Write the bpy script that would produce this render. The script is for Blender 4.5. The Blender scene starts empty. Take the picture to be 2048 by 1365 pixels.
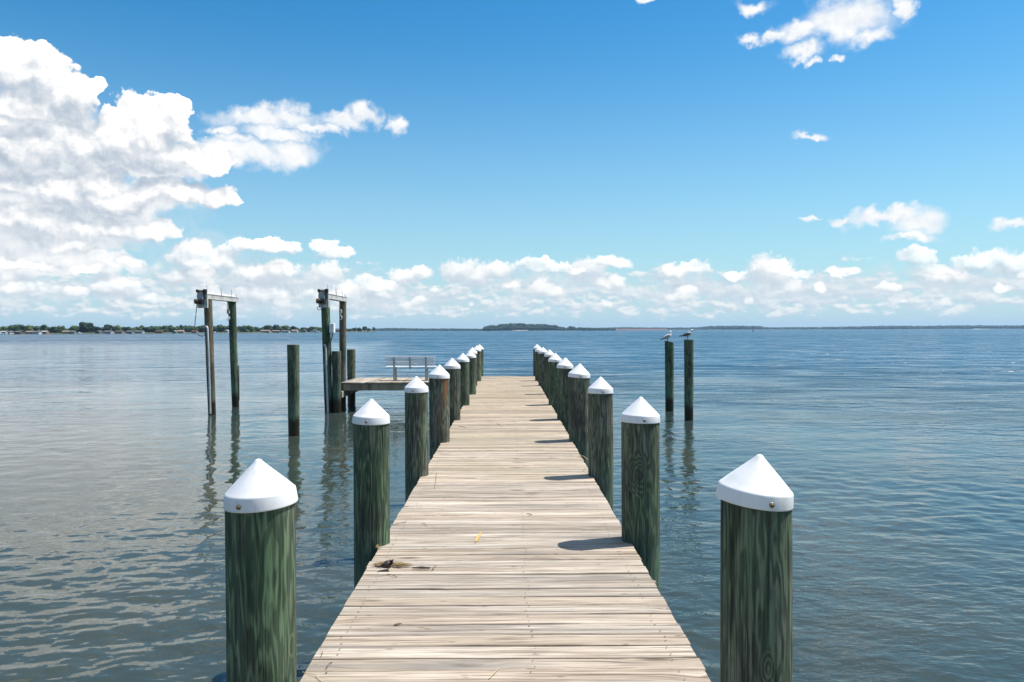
import bpy, math, random
import numpy as np
from mathutils import Vector, Matrix, noise as mnoise

R = math.radians
PI = math.pi
scene = bpy.context.scene
COL = scene.collection
EYE = 2.42          # camera height above the water
DECK = 0.87         # deck top above the water
FOC = 1590.0        # focal length in pixels of the 2048 px wide photograph
rng = random.Random(7)

# ------------------------------------------------------------------ helpers
class MB:
    """collects shapes and links them as ONE mesh object"""
    def __init__(s):
        s.v = []; s.f = []; s.mi = []; s.sm = []
    def add(s, verts, faces, mat=0, smooth=False):
        o = len(s.v)
        s.v += [tuple(p) for p in verts]
        for f in faces:
            s.f.append([i + o for i in f]); s.mi.append(mat); s.sm.append(smooth)
    def box(s, lo, hi, mat=0, M=None):
        x0, y0, z0 = lo; x1, y1, z1 = hi
        vs = [Vector(p) for p in ((x0,y0,z0),(x1,y0,z0),(x1,y1,z0),(x0,y1,z0),(x0,y0,z1),(x1,y0,z1),(x1,y1,z1),(x0,y1,z1))]
        if M: vs = [M @ p for p in vs]
        s.add(vs, [(0,3,2,1),(4,5,6,7),(0,1,5,4),(1,2,6,5),(2,3,7,6),(3,0,4,7)], mat)
    def cbox(s, lo, hi, c, mat=0, M=None):
        """box with chamfered edges"""
        n = 0
        x0, y0, z0 = lo; x1, y1, z1 = hi
        bm = __import__('bmesh').new()
        ret = __import__('bmesh').ops.create_cube(bm, size=1.0)
        for q in bm.verts:
            q.co = Vector(((x0+x1)/2 + q.co.x*(x1-x0), (y0+y1)/2 + q.co.y*(y1-y0), (z0+z1)/2 + q.co.z*(z1-z0)))
        __import__('bmesh').ops.bevel(bm, geom=list(bm.edges), offset=c, segments=1, affect='EDGES')
        bm.verts.index_update()
        vs = [q.co.copy() for q in bm.verts]
        if M: vs = [M @ p for p in vs]
        fs = [[q.index for q in f.verts] for f in bm.faces]
        bm.free()
        s.add(vs, fs, mat)
    def tube(s, pts, rad, seg=8, mat=0, caps=True, smooth=True):
        pts = [Vector(p) for p in pts]
        if not hasattr(rad, '__len__'): rad = [rad]*len(pts)
        ring = []
        prev = None
        vs = []
        for i, p in enumerate(pts):
            t = (pts[min(i+1, len(pts)-1)] - pts[max(i-1, 0)]).normalized()
            if prev is None:
                a = Vector((0,0,1)) if abs(t.z) < .9 else Vector((1,0,0))
                u = t.cross(a).normalized()
            else:
                u = (prev - t*prev.dot(t)).normalized()
            prev = u
            w = t.cross(u)
            for k in range(seg):
                an = 2*PI*k/seg
                vs.append(p + (u*math.cos(an) + w*math.sin(an))*rad[i])
        fs = []
        for i in range(len(pts)-1):
            for k in range(seg):
                a = i*seg+k; b = i*seg+(k+1) % seg
                fs.append((a, b, b+seg, a+seg))
        s.add(vs, fs, mat, smooth)
        if caps:
            n = len(pts)-1
            s.add([vs[k] for k in range(seg)][::-1], [tuple(range(seg))], mat)
            s.add([vs[n*seg+k] for k in range(seg)], [tuple(range(seg))], mat)
    def lathe(s, prof, seg=32, mat=0, smooth=True, M=None):
        """prof: (radius, z) pairs from bottom to top; radius 0 closes"""
        vs = []; idx = []
        for (r, z) in prof:
            if r < 1e-6:
                idx.append([len(vs)]); vs.append(Vector((0, 0, z)))
            else:
                idx.append(list(range(len(vs), len(vs)+seg)))
                vs += [Vector((r*math.cos(2*PI*k/seg), r*math.sin(2*PI*k/seg), z)) for k in range(seg)]
        fs = []
        for a, b in zip(idx[:-1], idx[1:]):
            for k in range(seg):
                k2 = (k+1) % seg
                if len(a) == 1 and len(b) == 1: continue
                if len(a) == 1: fs.append((a[0], b[k2], b[k]))
                elif len(b) == 1: fs.append((a[k], a[k2], b[0]))
                else: fs.append((a[k], a[k2], b[k2], b[k]))
        if M: vs = [M @ p for p in vs]
        s.add(vs, fs, mat, smooth)
    def build(s, name, mats, parent=None, loc=(0,0,0), rotz=0.0):
        me = bpy.data.meshes.new(name)
        me.from_pydata(s.v, [], s.f)
        if not isinstance(mats, (list, tuple)): mats = [mats]
        for m in mats: me.materials.append(m)
        me.polygons.foreach_set('material_index', s.mi)
        me.polygons.foreach_set('use_smooth', s.sm)
        me.update()
        o = bpy.data.objects.new(name, me)
        COL.objects.link(o)
        o.location = loc; o.rotation_euler = (0, 0, rotz)
        if parent: o.parent = parent
        return o

def tag(o, label=None, cat=None, group=None, kind=None):
    if label: o['label'] = label
    if cat: o['category'] = cat
    if group: o['group'] = group
    if kind: o['kind'] = kind
    return o

def empty(name, loc=(0,0,0), rotz=0.0):
    o = bpy.data.objects.new(name, None)
    o.empty_display_size = .2
    COL.objects.link(o); o.location = loc; o.rotation_euler = (0, 0, rotz)
    return o

def copy_tree(o, parent=None):
    c = o.copy(); COL.objects.link(c); c.parent = parent
    for ch in [q for q in bpy.data.objects if q.parent == o]:
        copy_tree(ch, c)
    return c

def hor(x):                      # photo row of the horizon in column x (slight camera roll)
    return 661.0 + (1024-x)*0.0035
def at(x, y, Z):                 # point at depth Z seen in column x, row y
    return Vector(((x-1016)*Z/FOC, Z, EYE + (hor(x)-y)*Z/FOC))
def X_(x, Z): return (x-1016)*Z/FOC

# ------------------------------------------------------------------ node helpers
class NT:
    def __init__(s, nt): s.nt = nt; s.n = nt.nodes; s.l = nt.links
    def _set(s, sock, v):
        if isinstance(v, bpy.types.NodeSocket): s.l.new(v, sock)
        elif v is not None: sock.default_value = v
    def node(s, t, **kw):
        n = s.n.new(t)
        for k, v in kw.items(): setattr(n, k, v)
        return n
    def math(s, op, a, b=None, c=None, clamp=False):
        n = s.node('ShaderNodeMath', operation=op); n.use_clamp = clamp
        s._set(n.inputs[0], a); s._set(n.inputs[1], b); s._set(n.inputs[2], c)
        return n.outputs[0]
    def vm(s, op, a, b=None, c=None, out=0):
        n = s.node('ShaderNodeVectorMath', operation=op)
        s._set(n.inputs[0], a)
        if b is not None: s._set(n.inputs[1], b)
        if c is not None: s._set(n.inputs[2], c)
        if op in ('DOT_PRODUCT', 'LENGTH'): return n.outputs['Value']
        return n.outputs[0]
    def scale(s, a, k):
        n = s.node('ShaderNodeVectorMath', operation='SCALE'); s._set(n.inputs[0], a); s._set(n.inputs['Scale'], k)
        return n.outputs[0]
    def noise(s, vec, scale=1.0, detail=4.0, rough=.5, dist=0.0, color=False, dims='3D'):
        n = s.node('ShaderNodeTexNoise', noise_dimensions=dims)
        if vec is not None: s._set(n.inputs['Vector'], vec)
        s._set(n.inputs['Scale'], scale); n.inputs['Detail'].default_value = detail
        n.inputs['Roughness'].default_value = rough; n.inputs['Distortion'].default_value = dist
        return n.outputs['Color'] if color else n.outputs['Fac']
    def voronoi(s, vec, scale, feature='F1', out='Distance', rand=1.0):
        n = s.node('ShaderNodeTexVoronoi', feature=feature)
        s._set(n.inputs['Vector'], vec); s._set(n.inputs['Scale'], scale)
        n.inputs['Randomness'].default_value = rand
        return n.outputs[out]
    def ss(s, x, a, b, lo=0.0, hi=1.0):
        n = s.node('ShaderNodeMapRange', interpolation_type='SMOOTHSTEP')
        s._set(n.inputs['Value'], x); n.inputs['From Min'].default_value = a; n.inputs['From Max'].default_value = b
        n.inputs['To Min'].default_value = lo; n.inputs['To Max'].default_value = hi
        return n.outputs[0]
    def lin(s, x, a, b, lo=0.0, hi=1.0):
        n = s.node('ShaderNodeMapRange')
        s._set(n.inputs['Value'], x); n.inputs['From Min'].default_value = a; n.inputs['From Max'].default_value = b
        n.inputs['To Min'].default_value = lo; n.inputs['To Max'].default_value = hi
        return n.outputs[0]
    def mix(s, f, a, b, mode='MIX'):
        n = s.node('ShaderNodeMix', data_type='RGBA', blend_type=mode)
        s._set(n.inputs[0], f)
        for k, v in ((6, a), (7, b)):
            if isinstance(v, (tuple, list)) and len(v) == 3: v = (*v, 1)
            s._set(n.inputs[k], v)
        return n.outputs[2]
    def ramp(s, f, stops):
        n = s.node('ShaderNodeValToRGB'); s._set(n.inputs[0], f)
        cr = n.color_ramp
        while len(cr.elements) < len(stops): cr.elements.new(.5)
        for e, (p, c) in zip(cr.elements, stops):
            e.position = p; e.color = (*c, 1) if len(c) == 3 else c
        return n.outputs[0]
    def sep(s, v):
        n = s.node('ShaderNodeSeparateXYZ'); s._set(n.inputs[0], v); return n.outputs
    def comb(s, x, y, z):
        n = s.node('ShaderNodeCombineXYZ')
        s._set(n.inputs[0], x); s._set(n.inputs[1], y); s._set(n.inputs[2], z); return n.outputs[0]
    def bump(s, h, strength=.3, dist=.01, normal=None):
        n = s.node('ShaderNodeBump'); n.inputs['Strength'].default_value = strength
        n.inputs['Distance'].default_value = dist; s._set(n.inputs['Height'], h)
        if normal is not None: s._set(n.inputs['Normal'], normal)
        return n.outputs[0]

def material(name):
    m = bpy.data.materials.new(name); m.use_nodes = True
    k = NT(m.node_tree)
    b = m.node_tree.nodes['Principled BSDF']
    return m, k, b

def simple(name, col, rough=.5, metal=0.0, var=.15, vscale=8.0, bump=0.0):
    m, k, b = material(name)
    co = k.node('ShaderNodeTexCoord').outputs['Object']
    n = k.noise(co, vscale, 5, .6)
    f = k.ss(n, .3, .7)
    c = k.mix(f, [q*(1-var) for q in col], [min(1, q*(1+var)) for q in col])
    k.l.new(c, b.inputs['Base Color'])
    b.inputs['Roughness'].default_value = rough; b.inputs['Metallic'].default_value = metal
    if bump: k.l.new(k.bump(n, bump, .01), b.inputs['Normal'])
    return m

# ------------------------------------------------------------------ materials
def make_plank_mat(name, along='X', warm=0.0):
    m, k, b = material(name)
    co = k.node('ShaderNodeTexCoord').outputs['Object']
    geo = k.node('ShaderNodeNewGeometry')
    rnd = geo.outputs['Random Per Island']
    x, y, z = k.sep(co)
    if along == 'Y': x, y = y, x
    ox = k.math('MULTIPLY', rnd, 37.0)
    oz = k.math('MULTIPLY', rnd, 91.0)
    p = k.comb(k.math('ADD', x, ox), y, oz)          # x runs with the grain
    # knots bend the grain
    wv = k.vm('MULTIPLY', p, (1.35, 5.2, 1.0))
    kn = k.voronoi(wv, 1.0, rand=1.0)
    kmask = k.ss(kn, .05, .42, 1.0, 0.0)
    knoise = k.noise(wv, 1.1, 2, .5)
    has = k.ss(knoise, .39, .47)
    kmask = k.math('MULTIPLY', kmask, has)
    bend = k.math('MULTIPLY', kmask, .040)
    yb = k.math('ADD', y, bend)
    warpn = k.noise(k.vm('MULTIPLY', p, (1.1, 9.0, 1.0)), 1.0, 3, .5)
    yb = k.math('ADD', yb, k.math('MULTIPLY', k.math('SUBTRACT', warpn, .5), .017))
    g = k.comb(k.math('MULTIPLY', k.math('ADD', x, ox), .9), k.math('MULTIPLY', yb, 34.0), oz)
    g1 = k.noise(g, 1.0, 6, .62)
    g2 = k.noise(k.comb(k.math('MULTIPLY', k.math('ADD', x, ox), 3.5), k.math('MULTIPLY', yb, 130.0), oz), 1.0, 4, .6)
    g3 = k.noise(k.comb(k.math('MULTIPLY', k.math('ADD', x, ox), .55), k.math('MULTIPLY', y, 7.0), oz), 1.0, 4, .55)
    base = k.ramp(g1, [(.26, (.17, .135, .105)), (.40, (.39, .325, .27)), (.52, (.55, .48, .415)), (.72, (.74, .68, .62))])
    fine = k.ss(g2, .34, .52, .52, 1.03)
    base = k.mix(1.0, base, k.comb(fine, fine, fine), 'MULTIPLY')
    tone = k.ramp(k.math('FRACT', k.math('MULTIPLY', rnd, 13.7)),
                  [(0, (.66, .64, .62)), (.2, (.92, .91, .90)), (.45, (1.02, 1.0, .98)), (.7, (1.12, 1.08, 1.03)), (.88, (.86, .80, .74)), (1, (.78, .77, .76))])
    base = k.mix(1.0, base, tone, 'MULTIPLY')
    base = k.mix(1.0, base, (.82, .812, .78), 'MULTIPLY')
    if along == 'X':      # the outer boards have weathered to a yellower tone
        base = k.mix(k.ss(y, 5, 17, 0, .42), base, k.mix(1.0, base, (1.0, .88, .66), 'MULTIPLY'))
    # grey weather stains and pinkish brown streaks
    st = k.ss(g3, .53, .72)
    base = k.mix(k.math('MULTIPLY', st, .80), base, (.19, .175, .16))
    st2 = k.ss(g3, .28, .42, 1.0, 0.0)
    base = k.mix(k.math('MULTIPLY', st2, .45), base, (.40, .335, .26))
    big = k.noise(co, .55, 3, .5)
    base = k.mix(k.ss(big, .45, .72, 0, .5), base, (.30, .25, .16))
    # knots
    core = k.math('MULTIPLY', k.ss(kn, .05, .17, 1.0, 0.0), has)
    base = k.mix(k.math('MULTIPLY', core, .88), base, (.095, .070, .045))
    # flecks: small resin spots and chips
    fv = k.node('ShaderNodeTexVoronoi', feature='F1'); k.l.new(k.vm('MULTIPLY', p, (7.0, 26.0, 1.0)), fv.inputs['Vector']); fv.inputs['Scale'].default_value = 1.0
    fr = k.sep(fv.outputs['Color'])[0]
    fl = k.math('MULTIPLY', k.ss(fv.outputs['Distance'], .08, .20, 1.0, 0.0), k.ss(fr, .70, .76))
    base = k.mix(k.math('MULTIPLY', fl, .75), base, (.10, .075, .05))
    # dark checks
    ck = k.noise(k.comb(k.math('MULTIPLY', k.math('ADD', x, ox), 1.6), k.math('MULTIPLY', yb, 75.0), oz), 1.0, 2, .5)
    chk = k.ss(ck, .30, .36, 1.0, 0.0)
    base = k.mix(k.math('MULTIPLY', chk, .7), base, (.075, .06, .05))
    k.l.new(base, b.inputs['Base Color'])
    b.inputs['Roughness'].default_value = .82
    b.inputs['Specular IOR Level'].default_value = .25
    h = k.math('ADD', k.math('MULTIPLY', g1, .6), k.math('MULTIPLY', g2, .4))
    h = k.math('SUBTRACT', h, k.math('MULTIPLY', chk, .5))
    k.l.new(k.bump(h, .55, .004), b.inputs['Normal'])
    return m

def make_pile_mat():
    """green treated timber; the object property 'weather' greys it, 'seed' shifts the figure"""
    m, k, b = material('treated_pile_timber')
    co = k.node('ShaderNodeTexCoord').outputs['Object']
    wa = k.node('ShaderNodeAttribute', attribute_type='OBJECT', attribute_name='weather').outputs['Fac']
    sd = k.node('ShaderNodeAttribute', attribute_type='OBJECT', attribute_name='seed').outputs['Fac']
    off = k.comb(k.math('MULTIPLY', sd, 3.1), k.math('MULTIPLY', sd, 1.7), k.math('MULTIPLY', sd, 5.3))
    z = k.sep(co)[2]
    p = k.vm('ADD', co, off)
    n1 = k.noise(k.vm('MULTIPLY', p, (9.5, 9.5, 1.15)), 1.0, 3, .55)
    # one large knot (object property 'knot') bends the figure round itself
    ka = k.node('ShaderNodeAttribute', attribute_type='OBJECT', attribute_name='knot').outputs['Fac']
    ra = k.node('ShaderNodeAttribute', attribute_type='OBJECT', attribute_name='rust').outputs['Fac']
    px_, py_, pz_ = k.sep(co)
    front = k.math('MULTIPLY', ka, k.math('LESS_THAN', py_, 0.0))
    kd = k.vm('LENGTH', k.comb(k.math('ADD', px_, .030), 0.0, k.math('MULTIPLY', k.math('SUBTRACT', pz_, 1.37), .62)))
    n1 = k.math('ADD', n1, k.math('MULTIPLY', front, k.ss(kd, 0, .12, .42, 0)))
    figure = k.math('SINE', k.math('MULTIPLY', n1, 58.0))
    fig = k.lin(k.ss(figure, -.5, .95), 0, 1, .22, .80)
    n2 = k.noise(k.vm('MULTIPLY', p, (75, 75, 2.2)), 1.0, 5, .65)
    n3 = k.noise(k.vm('MULTIPLY', p, (6, 6, 1.6)), 1.0, 5, .62)
    n4 = k.noise(k.vm('MULTIPLY', p, (3.2, 3.2, 1.1)), 1.0, 3, .5)
    green = k.mix(fig, (.031, .056, .037), (.150, .232, .128))
    grey = k.mix(fig, (.050, .050, .041), (.205, .20, .162))
    patch = k.math('ADD', k.math('MULTIPLY', wa, 1.0), k.math('MULTIPLY', k.math('SUBTRACT', n3, .5), 2.2), clamp=True)
    base = k.mix(patch, green, grey)
    tanf = k.math('MULTIPLY', k.math('SUBTRACT', wa, 1.0, clamp=True), .9)
    base = k.mix(tanf, base, k.mix(fig, (.135, .105, .060), (.26, .21, .135)))
    fine = k.ss(n2, .34, .62, .52, 1.18)
    base = k.mix(1.0, base, k.comb(fine, fine, fine), 'MULTIPLY')
    blot = k.ss(k.math('ADD', n4, k.math('MULTIPLY', k.math('SUBTRACT', n3, .5), .5)), .49, .66)
    base = k.mix(k.math('MULTIPLY', blot, .62), base, (.030, .048, .036))
    rust = k.math('MULTIPLY', k.ss(k.noise(k.vm('MULTIPLY', p, (9, 9, .7)), 1.0, 3, .5), .64, .76), .55)
    base = k.mix(rust, base, (.17, .115, .05))
    # drying checks: narrow vertical cracks
    ck = k.noise(k.vm('MULTIPLY', p, (26, 26, .55)), 1.0, 1.5, .5)
    crack = k.ss(k.math('ABSOLUTE', k.math('SUBTRACT', ck, .5)), .0, .018, 1.0, 0.0)
    crack = k.math('MULTIPLY', crack, k.ss(n4, .40, .55))
    base = k.mix(k.math('MULTIPLY', crack, .85), base, (.012, .013, .010))
    n5 = k.noise(k.vm('MULTIPLY', p, (20, 20, 6)), 1.0, 5, .65)
    base = k.mix(k.ss(n5, .52, .70, 0, .55), base, (.040, .042, .034))
    base = k.mix(k.ss(n5, .26, .40, .40, 0), base, (.20, .21, .165))
    base = k.mix(k.math('MULTIPLY', front, k.ss(k.math('ABSOLUTE', k.math('SUBTRACT', kd, .020)), .003, .010, .6, 0)), base, (.03, .035, .022))
    sx_ = k.math('ABSOLUTE', k.math('SUBTRACT', k.math('ADD', px_, k.math('MULTIPLY', n5, .03)), .105))
    streak = k.math('MULTIPLY', k.math('MULTIPLY', k.ss(sx_, .010, .030, 1, 0), k.ss(pz_, 1.28, 1.60)), k.math('MULTIPLY', ra, k.math('LESS_THAN', py_, .03)))
    base = k.mix(k.math('MULTIPLY', streak, .85), base, (.26, .105, .03))
    # few knots
    kv = k.voronoi(k.vm('MULTIPLY', p, (4.6, 4.6, 1.9)), 1.0)
    kn = k.ss(kv, .10, .16, 1.0, 0.0)
    ring = k.ss(k.math('SINE', k.math('MULTIPLY', kv, 120)), -.3, .8)
    base = k.mix(k.math('MULTIPLY', kn, .55), base, k.mix(ring, (.05, .06, .035), (.17, .18, .12)))
    # wet, algae covered foot above the water line (a stain of the timber)
    zz = k.math('ADD', z, k.math('MULTIPLY', k.math('SUBTRACT', n3, .5), .22))
    algae = k.ss(zz, .30, .48, 1.0, 0.0)
    pale = k.math('MULTIPLY', k.ss(zz, .40, .55), k.ss(zz, .60, 1.0, 1.0, 0.0))
    base = k.mix(k.math('MULTIPLY', pale, .35), base, (.10, .20, .14))
    base = k.mix(k.math('MULTIPLY', algae, .94), base, (.022, .017, .010))
    k.l.new(base, b.inputs['Base Color'])
    rr = k.lin(algae, 0, 1, .88, .4)
    k.l.new(rr, b.inputs['Roughness'])
    b.inputs['Specular IOR Level'].default_value = .22
    h = k.math('ADD', k.math('MULTIPLY', fig, .35), k.math('MULTIPLY', n2, .6))
    h = k.math('SUBTRACT', h, k.math('MULTIPLY', crack, 1.2))
    k.l.new(k.bump(h, .6, .006), b.inputs['Normal'])
    return m

def make_cap_mat():
    m, k, b = material('white_cap_plastic')
    co = k.node('ShaderNodeTexCoord').outputs['Object']
    rnd = k.node('ShaderNodeObjectInfo').outputs['Random']
    co = k.vm('ADD', co, k.comb(k.math('MULTIPLY', rnd, 7.0), k.math('MULTIPLY', rnd, 3.0), 0.0))
    n = k.noise(k.vm('MULTIPLY', co, (11, 11, 4)), 1.0, 5, .62)
    n2 = k.noise(co, 60, 3, .5)
    n3 = k.noise(k.vm('MULTIPLY', co, (38, 38, 7)), 1.0, 4, .6)
    c = k.mix(k.ss(n, .42, .75, 0, .6), (.77, .77, .78), (.60, .595, .57))
    c = k.mix(k.ss(n3, .60, .74, 0, .35), c, (.40, .39, .34))
    c = k.mix(k.ss(n2, .66, .8, 0, .3), c, (.45, .43, .38))
    k.l.new(c, b.inputs['Base Color']); b.inputs['Roughness'].default_value = .42
    k.l.new(k.bump(n2, .05, .003), b.inputs['Normal'])
    return m

def make_water_mat():
    m, k, b = material('bay_water')
    geo = k.node('ShaderNodeNewGeometry')
    pos = geo.outputs['Position']
    x, y, z = k.sep(pos)
    dist = k.vm('LENGTH', k.vm('MULTIPLY', pos, (1, 1, 0)))
    # body colour: olive brown silt in the shallows by the pier, greener-blue far out
    n = k.noise(k.vm('MULTIPLY', pos, (.35, .35, 1)), 1.0, 4, .55)
    near = k.mix(k.ss(n, .35, .7), (.032, .045, .036), (.052, .058, .040))
    deep = (.009, .062, .112)
    col = k.mix(k.ss(dist, 9, 70), near, deep)
    k.l.new(col, b.inputs['Base Color'])
    b.inputs['IOR'].default_value = 1.38
    # wind streaks: bands of finer and coarser chop over the open bay
    st = k.noise(k.vm('MULTIPLY', pos, (.0045, .030, 1)), 1.0, 4, .55)
    st2 = k.noise(k.vm('MULTIPLY', pos, (.0008, .0050, 1)), 1.0, 3, .5)
    band = k.math('ADD', k.math('MULTIPLY', st, .55), k.math('MULTIPLY', st2, .45))
    rb = k.ss(band, .36, .64, .66, 1.22)
    far = k.math('POWER', k.lin(k.math('LOGARITHM', k.math('MAXIMUM', dist, 1.0), 10.0), .95, 1.65, 0, 1), 1.2)
    rough = k.math('MULTIPLY', k.lin(far, 0, 1, .035, .31), rb)
    paw = k.noise(k.vm('MULTIPLY', pos, (.16, .40, 1)), 1.0, 6, .68)
    rough = k.math('MULTIPLY', rough, k.ss(paw, .34, .66, .35, 1.55))
    # small ripples finer than the mesh
    w1 = k.noise(k.vm('MULTIPLY', pos, (2.6, 5.2, 1)), 1.0, 3, .55, .3)
    w2 = k.noise(k.vm('MULTIPLY', pos, (8.5, 15.0, 1)), 1.0, 2, .5, .2)
    calm = k.ss(k.noise(k.vm('MULTIPLY', pos, (.11, .16, 1)), 1.0, 3, .5), .38, .62, .35, 1.0)
    w0 = k.noise(k.vm('MULTIPLY', pos, (.75, 1.05, 1)), 1.0, 3, .6, .4)
    h = k.math('ADD', k.math('MULTIPLY', w1, .020), k.math('MULTIPLY', w2, .0070))
    h = k.math('ADD', h, k.math('MULTIPLY', k.math('MULTIPLY', w0, .24), k.ss(dist, 11, 32)))
    w00 = k.noise(k.vm('MULTIPLY', pos, (.17, .28, 1)), 1.0, 4, .65, .3)
    h = k.math('ADD', h, k.math('MULTIPLY', k.math('MULTIPLY', w00, 1.25), k.ss(dist, 22, 60)))
    lee = k.ss(k.math('ADD', x, k.math('MULTIPLY', y, .16)), -3.5, 3.5, .34, 1.0)      # calmer water left of the pier
    lee = k.math('MAXIMUM', lee, k.ss(y, 60, 220))
    h = k.math('MULTIPLY', k.math('MULTIPLY', h, calm), lee)
    rough = k.math('MULTIPLY', rough, lee)
    k.l.new(rough, b.inputs['Roughness'])
    k.l.new(k.bump(h, 1.0, 1.0), b.inputs['Normal'])
    return m

def make_foliage(name, lo, hi, s=.35):
    m, k, b = material(name)
    co = k.node('ShaderNodeTexCoord').outputs['Object']
    rnd = k.node('ShaderNodeObjectInfo').outputs['Random']
    isl = k.node('ShaderNodeNewGeometry').outputs['Random Per Island']
    n = k.noise(co, s, 4, .6)
    f = k.math('ADD', k.math('MULTIPLY', n, .7), k.math('MULTIPLY', isl, .5))
    c = k.mix(k.ss(f, .35, .85), lo, hi)
    k.l.new(c, b.inputs['Base Color']); b.inputs['Roughness'].default_value = .8
    b.inputs['Specular IOR Level'].default_value = .2
    return m

M = {}
M['plank'] = make_plank_mat('weathered_deck_planks', 'X')
M['plank_y'] = make_plank_mat('weathered_platform_planks', 'Y')
M['pile'] = make_pile_mat()
M['cap'] = make_cap_mat()
M['water'] = make_water_mat()
M['beam'] = make_plank_mat('framing_timber', 'X')
M['plank_edge'] = simple('shaded_board_edge', (.050, .042, .034), .9, 0, .3, 20)  # gap shade painted into the board sides so the joints read dark
M['nail'] = simple('rusty_nail', (.06, .045, .035), .6, .3)
M['washer'] = simple('brass_washer', (.42, .34, .22), .4, .7)
M['screw'] = simple('dull_screw', (.20, .13, .07), .45, .8)
M['alu'] = simple('aluminium', (.80, .80, .80), .42, .05, .06, 4)
M['alu_pale'] = simple('pale_painted_metal', (.46, .45, .42), .6, .05, .22, 7)
M['alu_dark'] = simple('grey_metal', (.34, .34, .35), .45, .3, .1, 5)
M['black'] = simple('black_painted_iron', (.025, .024, .024), .45, .2, .2, 20)
M['rust'] = simple('rusty_steel', (.16, .085, .04), .65, .3, .35, 25)
M['pvc'] = simple('grey_conduit', (.46, .48, .50), .45, 0, .08, 6)
M['white'] = simple('white_plastic_box', (.78, .78, .77), .4, 0, .05, 6)
M['cable'] = simple('black_cable', (.02, .02, .022), .5, 0, .1, 6)
M['rope'] = simple('pale_rope', (.48, .43, .35), .8, 0, .2, 40)
M['leafy'] = [make_foliage('foliage_mid', (.014, .030, .010), (.046, .074, .022)),
              make_foliage('foliage_dark', (.008, .019, .012), (.024, .042, .020)),
              make_foliage('foliage_light', (.045, .070, .016), (.100, .125, .036))]
M['far_leaf'] = make_foliage('foliage_far', (.010, .026, .012), (.030, .052, .022), .05)
M['trunk'] = simple('bark', (.10, .08, .06), .9, 0, .2, 3)

# ------------------------------------------------------------------ camera
cam = bpy.data.cameras.new('camera')
cam.sensor_width = 36.0; cam.lens = 36.0*FOC/2048.0
cam.clip_start = .05; cam.clip_end = 30000
co = bpy.data.objects.new('camera', cam); COL.objects.link(co)
pitch = (682.5-661.0)/FOC; yaw = -(1024-1016)/FOC; roll = -.0035
co.matrix_world = (Matrix.Translation((0, 0, EYE)) @ Matrix.Rotation(yaw, 4, 'Z')
                   @ Matrix.Rotation(PI/2 - pitch, 4, 'X') @ Matrix.Rotation(roll, 4, 'Z'))
scene.camera = co

# ------------------------------------------------------------------ sun and sky
sun_vec = Vector((.55, .16, 1.06)).normalized()
sl = bpy.data.lights.new('sun', 'SUN'); sl.energy = 5.0; sl.angle = R(.53); sl.color = (1.0, .955, .89)
so = bpy.data.objects.new('sun', sl); COL.objects.link(so)
so.rotation_euler = (-sun_vec).to_track_quat('-Z', 'Y').to_euler(); so.location = (20, 5, 60)
sun_el = math.asin(sun_vec.z); sun_az = math.atan2(sun_vec.x, sun_vec.y)

# cumulus puffs: centre column, row and half sizes as measured; turned into azimuth / elevation below
CUMULUS = [
 (15,125,75,62),(98,142,66,58),(150,188,62,48),(60,210,120,50),(194,182,34,24),(30,255,110,40),
 (312,262,84,62),(362,232,28,34),(235,272,75,52),(300,305,110,42),(160,292,95,46),(50,300,110,42),
 (395,318,80,30),
 (22,362,54,46),(205,362,62,40),(120,385,110,46),(372,392,76,30),(440,393,56,29),(318,378,60,32),(250,400,90,36),
 (60,448,120,30),(200,450,140,34),(310,462,62,22),(130,484,150,22),
 (50,531,100,13),(170,540,60,12),(256,522,40,13),(240,582,62,26),(310,600,50,16),(70,580,80,16),
 (392,520,58,32),(440,528,66,30),(505,548,92,30),(360,556,34,24),(540,500,70,17),(576,496,34,18),(655,494,28,17),(668,512,40,14),
 (500,590,140,24),(745,570,74,16),(700,590,100,18),
 (1228,523,41,18),(1096,534,56,19),(1150,542,26,12),(1383,536,32,17),(1470,546,26,10),(1545,538,46,18),(1600,548,30,9),(1690,544,44,8),
 (1840,514,46,23),(1885,535,70,13),(1965,522,72,26),(2040,536,70,28),
]
WISPS = [
 (500,308,92,30),(580,306,66,32),(420,300,70,24),(480,285,60,18),(560,270,90,16),
 (520,244,92,22),(600,240,60,24),(690,240,60,20),(735,232,36,20),(790,252,24,16),(450,262,40,12),(640,258,60,12),
 (1690,45,100,46),(1600,62,52,22),(1500,78,26,14),(1545,70,30,12),(1610,98,40,18),(1634,120,12,10),(1680,122,14,9),(1800,10,22,22),(1510,8,44,16),
 (1740,70,46,26),(1285,0,44,8),
 (1625,277,42,9),(1770,438,90,16),(1845,452,62,22),(1830,476,60,7),(1622,438,20,7),(2025,452,44,11),(1680,440,30,8),
]
BANK = [(50,230,170,80),(120,290,220,75),(90,380,270,80),(240,400,190,62),(70,460,260,55),(300,330,140,40),(120,520,210,34)]
VEIL = [(250,420,190,80),(60,520,230,50),(150,590,260,40),(520,575,260,50),(420,530,120,50),(760,590,220,34),(1120,570,190,34),(1400,575,240,34),(1700,575,240,34),(1950,560,180,44)]
def sky_xy(x, y):
    dx = (x-1016)/FOC; dz = (hor(x)-y)/FOC
    return math.atan(dx)*1000.0, dz/math.sqrt(1+dx*dx)*1000.0
def conv(lst):
    out = []
    for (x, y, rx, ry) in lst:
        a, e = sky_xy(x, y)
        c2 = 1/(1+((x-1016)/FOC)**2)
        out.append((a, e, rx/FOC*1000*c2, ry/FOC*1000*math.sqrt(c2)))
    return out

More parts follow.
